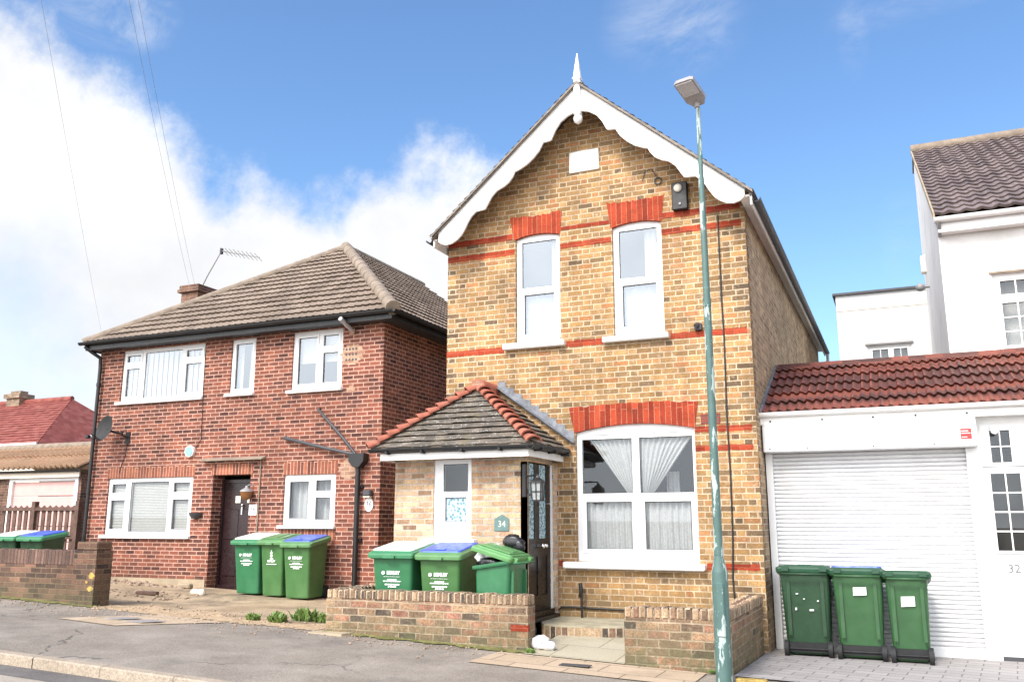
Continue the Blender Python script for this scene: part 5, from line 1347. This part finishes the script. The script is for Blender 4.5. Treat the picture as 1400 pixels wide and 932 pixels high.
mb = MB(); Vt = Vector((0, 1.45, .72)); roof_plane(mb, (-24.8, 16.78, 3.02), (1, 0, 0), Vt, lambda v: 0, lambda v: 5.05, Vt.length, Vt.length/2, .2/6, rib(.2, .06), .05, .006, .4, 20)
mb.quad((-24.8, 18.23, 3.76), (-19.75, 18.23, 3.76), (-19.75, 20, 2.95), (-24.8, 20, 2.95)); mb.add([(-19.76, 16.8, 3.0), (-19.76, 20, 2.95), (-19.76, 18.23, 3.74)], [(0, 1, 2)])
tr_ = mb.build('roof', M['roof_tan'], tg)
MB().tube([(-24.8, 18.23, 3.78), (-19.74, 18.23, 3.78)], .11, 10).build('ridge_tiles', M['ridgegrey'], tr_)
rh = thing('far_house', 'distant house with hipped red tiled roof and a stubby chimney', 'house', (-38, 29, 1))
MB().box(-46, -31.6, 25.0, 33, .5, 4.85).build('wall', M['cream'], rh)
mb = MB(); Vq = Vector((0, 3.5, 2.35)); Lq = Vq.length
roof_plane(mb, (-46.4, 24.5, 4.72), (1, 0, 0), Vq, lambda v: 0, lambda v: 15.1 - 2.55*v/Lq, Lq, Lq/18, .3, flat, .03, .006, .3, 21)
mb.add([(-31.3, 24.5, 4.72), (-31.3, 31.5, 4.72), (-33.85, 28, 7.07)], [(0, 1, 2)]); mb.add([(-46.4, 31.5, 4.72), (-31.3, 31.5, 4.72), (-33.85, 28, 7.07), (-46.4, 28, 7.07)], [(0, 1, 2, 3)])
fr_ = mb.build('roof', M['roof_far'], rh)
MB().tube([(-46, 28, 7.08), (-33.85, 28, 7.08)], .12, 8).build('ridge_tiles', M['roof_far'], fr_)
mb = MB(); mb.box(-37.75, -36.9, 27.7, 28.3, 6.3, 7.25); mb.box(-37.85, -36.8, 27.6, 28.4, 7.25, 7.45); mb.box(-37.65, -37.0, 27.8, 28.2, 7.45, 7.60); ch_ = mb.build('chimney', M['far_chimney'], fr_)
MB().box(-46, -31.3, 24.42, 24.48, 4.58, 4.74).build('gutter', M['white'], rh)

# ------------------------------------------------------------------ small things on the ground
def weed(x, y, z, h, n, seed, label):
    rnd = random.Random(seed); mb = MB()
    for i in range(n):
        a_ = rnd.uniform(0, 2*PI); L_ = h*rnd.uniform(.5, 1.1); sp = rnd.uniform(.15, 1.0)
        bx_, by_ = x+rnd.uniform(-1, 1)*h*.5, y+rnd.uniform(-1, 1)*h*.4
        dx_, dy_ = math.cos(a_)*L_*sp*.6, math.sin(a_)*L_*sp*.6; w_ = rnd.uniform(.012, .034)
        px_, py_ = -math.sin(a_)*w_, math.cos(a_)*w_; k_ = L_*(1-.4*sp)
        mb.add([(bx_, by_, z), (bx_+dx_*.5+px_, by_+dy_*.5+py_, z+k_*.65), (bx_+dx_, by_+dy_, z+k_*.9), (bx_+dx_*.5-px_, by_+dy_*.5-py_, z+k_*.62)], [(0, 1, 2, 3)])
    return solo(mb, 'weed', M['leaf'], label, 'weed', 'weeds growing in the forecourt')
def leafmat():
    m, nt, b = newmat('weed leaf'); p_ = worldpos(nt)[0]
    put(nt, b.inputs['Base Color'], mix(nt, noise(nt, p_, 25., 3), (.085, .145, .03), (.17, .26, .065))); b.inputs['Roughness'].default_value = .55
    b.inputs['Transmission Weight'].default_value = 0
    return m
M['leaf'] = leafmat()
weed(-8.25, 10.02, G(-8.25)-.01, .15, 80, 1, 'flat leftmost weed in front of the slim green bin')
weed(-7.85, 10.05, G(-7.85)-.01, .19, 130, 2, 'broad spreading weed in the middle of the three clumps')
weed(-7.70, 10.42, G(-7.7)-.01, .24, 130, 3, 'tallest upright weed on the forecourt edge')
weed(-7.42, 10.45, G(-7.42)-.01, .17, 90, 4, 'small bushy weed nearest the low brick wall')
weed(-4.0, 9.62, G(-4)+.01, .07, 60, 5, 'thin tuft of weed at the right end of the middle low wall')
weed(-1.95, 9.56, G(-1.95)+.01, .04, 60, 6, 'low green growth at the foot of the lamp post')
rnd = random.Random(14)
rub = MB()
for i in range(70):
    x = rnd.uniform(-14.6, -12.1); y = RF - .12 - abs(rnd.gauss(0, .28)) - (.25 if x > -13 else 0); s_ = rnd.uniform(.015, .06)
    rub.blob((x, y, G(x)-.02+s_*.3), (s_*rnd.uniform(.8, 1.8), s_, s_*.6), 6, 4, .3, i)
for i in range(90):
    x = rnd.uniform(-13.3, -10.9); y = 11.6 + rnd.gauss(0, .35); s_ = rnd.uniform(.008, .03)
    rub.blob((x, y, G(x)-.01+s_*.3), (s_*1.4, s_, s_*.6), 6, 4, .3, i)
r_ = rub.build('rubble', M['rubble']); r_['kind'] = 'stuff'; r_['label'] = 'scattered rubble and grit along the foot of the red house'; r_['category'] = 'rubble'
k = MB(); k.blob((-11.25, 12.15, G(-11.25)+.03), (.10, .07, .055), 10, 6, .2, 2); k.blob((-11.10, 12.12, G(-11.1)+.035), (.07, .07, .06), 10, 6, .2, 3)
solo(k, 'litter', M['cream'], 'crumpled pale litter lying left of the bins by the red house', 'litter')
k = MB(); k.bbox(-12.0, -11.55, 11.55, 11.63, G(-12)-.02, G(-12)+.04, .01); solo(k, 'timber_offcut', M['brown'], 'dark broken timber offcut lying across the sandy forecourt', 'timber')
k = MB(); k.bbox(-12.3, -12.0, 12.78, 12.9, G(-12.3)-.02, G(-12.3)+.07, .02); solo(k, 'loose_brick', M['concrete'], 'pale broken block near the wide ground floor window', 'block')
k = MB(); k.bbox(-1.66, -1.36, 9.24, 9.34, .045, .105, .01); solo(k, 'kerb_block', M['yellowkerb'], 'yellow edging block right of the street lamp', 'kerb block')
# covers and patches let into the footway
def patch(name, mat, poly, dz, kind='structure'):
    mb = MB(); mb.add([(x, y, G(x)+dz) for x, y in poly], [tuple(range(len(poly)))]); return mb.build(name, M[mat], None, kind)
patch('footway_patch', 'tanslab', [(-10.3, 8.62), (-9.2, 8.55), (-8.35, 9.62), (-9.55, 9.70)], .006)
k = MB(); k.prismz([(-9.85, 8.95), (-9.55, 8.93), (-9.35, 9.15), (-9.65, 9.18)], G(-9.6)+.012, G(-9.6)+.020); solo(k, 'stopcock_cover', M['grey'], 'left grey inspection cover in the tan footway patch', 'cover')
k = MB(); k.prismz([(-9.42, 8.90), (-9.08, 8.88), (-8.90, 9.10), (-9.22, 9.14)], G(-9.2)+.012, G(-9.2)+.022); solo(k, 'stopcock_cover', M['grey'], 'right grey inspection cover in the tan footway patch', 'cover')
k = MB(); k.bbox(-3.45, -3.12, 9.07, 9.20, G(-3.3)+.016, G(-3.3)+.024, .003); solo(k, 'drain_cover', M['greydark'], 'small dark drain cover in the tan slabs before the path', 'cover')
k = MB(); k.prismz([(-6.95, 9.50), (-6.45, 9.50), (-6.40, 9.68), (-6.95, 9.69)], G(-6.7)-.02, G(-6.7)+.02); solo(k, 'loose_slab', M['concrete'], 'pale flat stone at the left foot of the middle low wall', 'stone')

gv = MB(); rnd = random.Random(41)
v = []; n = 70
for i in range(n+1):
    x = -10.9 + (10.9-7.0)*i/n; a_ = 9.72 + rnd.uniform(-.10, .03); b_ = 10.05 + .35*math.sin(i*.16)**2 + rnd.uniform(-.06, .06)
    v.append((x, a_, G(x)+.004)); v.append((x, b_, G(x)+.008))
gv.add(v, [(2*i, 2*i+2, 2*i+3, 2*i+1) for i in range(n)])
o = gv.build('gravel', M['gravel']); o['kind'] = 'stuff'; o['label'] = 'sandy gravel spilling along the forecourt edge'; o['category'] = 'gravel'
gt = MB()
for i in range(420):
    x = rnd.uniform(-13, -3.0); y = 9.66 - abs(rnd.gauss(0, .35)); s_ = rnd.uniform(.004, .015)
    gt.blob((x, y, G(x)+s_*.4), (s_*rnd.uniform(.8, 1.8), s_, s_*.7), 5, 3, .3, i)
for i in range(200):
    x = rnd.uniform(-11, -7.0); y = 9.95 + rnd.gauss(0, .25); s_ = rnd.uniform(.006, .022)
    gt.blob((x, y, G(x)+s_*.4), (s_*rnd.uniform(.8, 1.8), s_, s_*.7), 5, 3, .3, i)
o = gt.build('grit', M['rubble']); o['kind'] = 'stuff'; o['label'] = 'loose grit scattered on the footway'; o['category'] = 'grit'
# moss strip along the walls' feet (one ragged sheet each)
rnd = random.Random(31)
def moss_strip(x0, x1, y0, w_, seed):
    rnd = random.Random(seed); mb = MB(); n = int((x1-x0)/.06)
    v = []
    for i in range(n+1):
        x = x0+(x1-x0)*i/n; v.append((x, y0, G(x)+.022)); v.append((x, y0-w_*rnd.uniform(.2, 1.1), G(x)+.010))
    mb.add(v, [(2*i, 2*i+1, 2*i+3, 2*i+2) for i in range(n)])
    o = mb.build('moss', M['moss']); o['kind'] = 'stuff'; o['label'] = 'moss along the foot of a garden wall'; o['category'] = 'moss'
moss_strip(-15, -10.9, 9.80, .16, 1); moss_strip(-6.83, -4.0, 9.70, .14, 2)

# ------------------------------------------------------------------ sky and light
SUN_EL, SUN_AZ = 46., 192.                       # azimuth clockwise from +y
wd = bpy.data.worlds.new('World'); S.world = wd; wd.use_nodes = True
nt = wd.node_tree; bg = nt.nodes['Background']
sky = nt.nodes.new('ShaderNodeTexSky'); sky.sky_type = 'NISHITA'; sky.sun_disc = False
sky.sun_elevation = R(SUN_EL); sky.sun_rotation = R(SUN_AZ); sky.air_density = 1.; sky.dust_density = 1.2; sky.ozone_density = 3.
tc = nt.nodes.new('ShaderNodeTexCoord'); d = X(nt, tc.outputs['Generated'])
dx, dy, dz = sep(nt, d)
az = fn(nt, 'ARCTAN2', dx, dy)*(180/PI)
elv = fn(nt, 'ARCSINE', dz)*(180/PI)
# height of the cloud bank's top as a function of compass direction
fc = nt.nodes.new('ShaderNodeFloatCurve'); cv = fc.mapping.curves[0]
pts = [(-180, 40), (-120, 40), (-80, 34), (-57, 28.6), (-53.6, 27.8), (-50.2, 26.3), (-45.4, 22.2), (-42.5, 20.4), (-40.2, 21.2), (-37.3, 20.3), (-33.5, 22.4), (-28.7, 24.0), (-25.5, 23.4), (-20, 18), (-13, 9), (-4, 5), (10, 4), (40, 6), (80, 18), (120, 32), (180, 40)]
while len(cv.points) < len(pts): cv.points.new(.5, .5)
for p_, (a_, e_) in zip(cv.points, pts): p_.location = ((a_+180)/360, e_/60); p_.handle_type = 'AUTO'
fc.mapping.update()
put(nt, fc.inputs['Value'], (az+180.)/360.)
top = X(nt, fc.outputs[0])*60.
n1 = noise(nt, d, 5.5, 7, .6, .3); n2 = noise(nt, vadd(nt, d, (3., 1., 5.)), 15., 7, .66)
h = top - elv + (n1-.5)*7. + (n2-.5)*7.
dens = sstep(nt, h, -1.1, 3.2)
body = noise(nt, vadd(nt, d, (1., 4., 2.)), 3.2, 5, .6)
thin = sstep(nt, body + (elv-14.)*.008, .26, .52, .62, 1.)
dens = dens*thin
# thin wisps higher up
wp = nt.nodes.new('ShaderNodeMapping'); wp.inputs['Scale'].default_value = (1., 1., 2.2); wp.inputs['Location'].default_value = (.4, .2, .1); put(nt, wp.inputs['Vector'], d)
wz = noise(nt, X(nt, wp.outputs[0]), 7., 7, .68, .6)
def spot(a0, e0, ra, re_): 
    q1 = (az-a0)*(1/ra); q2 = (elv-e0)*(1/re_)
    return sstep(nt, q1*q1+q2*q2, 0., 1., 1., 0.)
wis = spot(-12., 31.0, 6., 3.8) + spot(-.6, 28.5, 1.2, 2.6)*.6 + spot(4., 30., 8., 2.)*.5 + spot(-50.5, 29.5, 5., 2.6)*2.4 + spot(1.5, 16.5, 2., 4.)*.35
wisp = sstep(nt, wz, .38, .85)*wis*.42
dens = fn(nt, 'MAXIMUM', dens, wisp, clamp=True)
sk = X(nt, sky.outputs[0])
hs = nt.nodes.new('ShaderNodeHueSaturation'); hs.inputs['Saturation'].default_value = 1.12; hs.inputs['Value'].default_value = .92; put(nt, hs.inputs['Color'], sk)
shade = sstep(nt, noise(nt, vadd(nt, d, (8., 2., 1.)), 4.5, 6, .6), .3, .7, .86, 1.05)
sv = Vector((math.sin(R(SUN_AZ))*math.cos(R(SUN_EL)), math.cos(R(SUN_AZ))*math.cos(R(SUN_EL)), math.sin(R(SUN_EL))))
sunward = dx*sv.x + dy*sv.y + dz*sv.z
cl = val(nt, mix(nt, 0., (1., 1.01, 1.035), (1, 1, 1)), shade*sstep(nt, sunward, .15, .8, 3.75, 15.))
put(nt, bg.inputs['Color'], mix(nt, dens, X(nt, hs.outputs[0]), cl))
bg.inputs['Strength'].default_value = .09
sun = bpy.data.lights.new('sun', 'SUN'); sun.energy = 1.5; sun.angle = R(16); sun.color = (1., .95, .88)
so_ = bpy.data.objects.new('sun', sun); COL.objects.link(so_)
sd_ = Vector((math.sin(R(SUN_AZ))*math.cos(R(SUN_EL)), math.cos(R(SUN_AZ))*math.cos(R(SUN_EL)), math.sin(R(SUN_EL))))
so_.rotation_euler = sd_.to_track_quat('Z', 'Y').to_euler()
so_.location = (0, -10, 30)

# ------------------------------------------------------------------ camera
yaw, pit, roll = .413222635, .203825823, -.00042
fw = Vector((-math.sin(yaw)*math.cos(pit), math.cos(yaw)*math.cos(pit), math.sin(pit))); r = Vector((math.cos(yaw), math.sin(yaw), 0)); u = r.cross(fw)
r2 = r*math.cos(roll)+u*math.sin(roll); u2 = u*math.cos(roll)-r*math.sin(roll)
cd = bpy.data.cameras.new('camera'); cam = bpy.data.objects.new('camera', cd); COL.objects.link(cam)
cam.matrix_world = Matrix(((r2.x, u2.x, -fw.x, 0), (r2.y, u2.y, -fw.y, 0), (r2.z, u2.z, -fw.z, 1.6), (0, 0, 0, 1)))
cd.sensor_width = 36; cd.lens = 36*1202.94/1400; cd.clip_end = 2000; cd.clip_start = .05
S.camera = cam
S.render.engine = 'CYCLES'
S.view_settings.view_transform = 'Standard'; S.view_settings.look = 'None'; S.view_settings.gamma = 1; S.view_settings.use_curve_mapping = False
S.view_settings.exposure = 1.64
S.cycles.max_bounces = 6; S.cycles.transparent_max_bounces = 10; S.cycles.diffuse_bounces = 3; S.cycles.glossy_bounces = 3
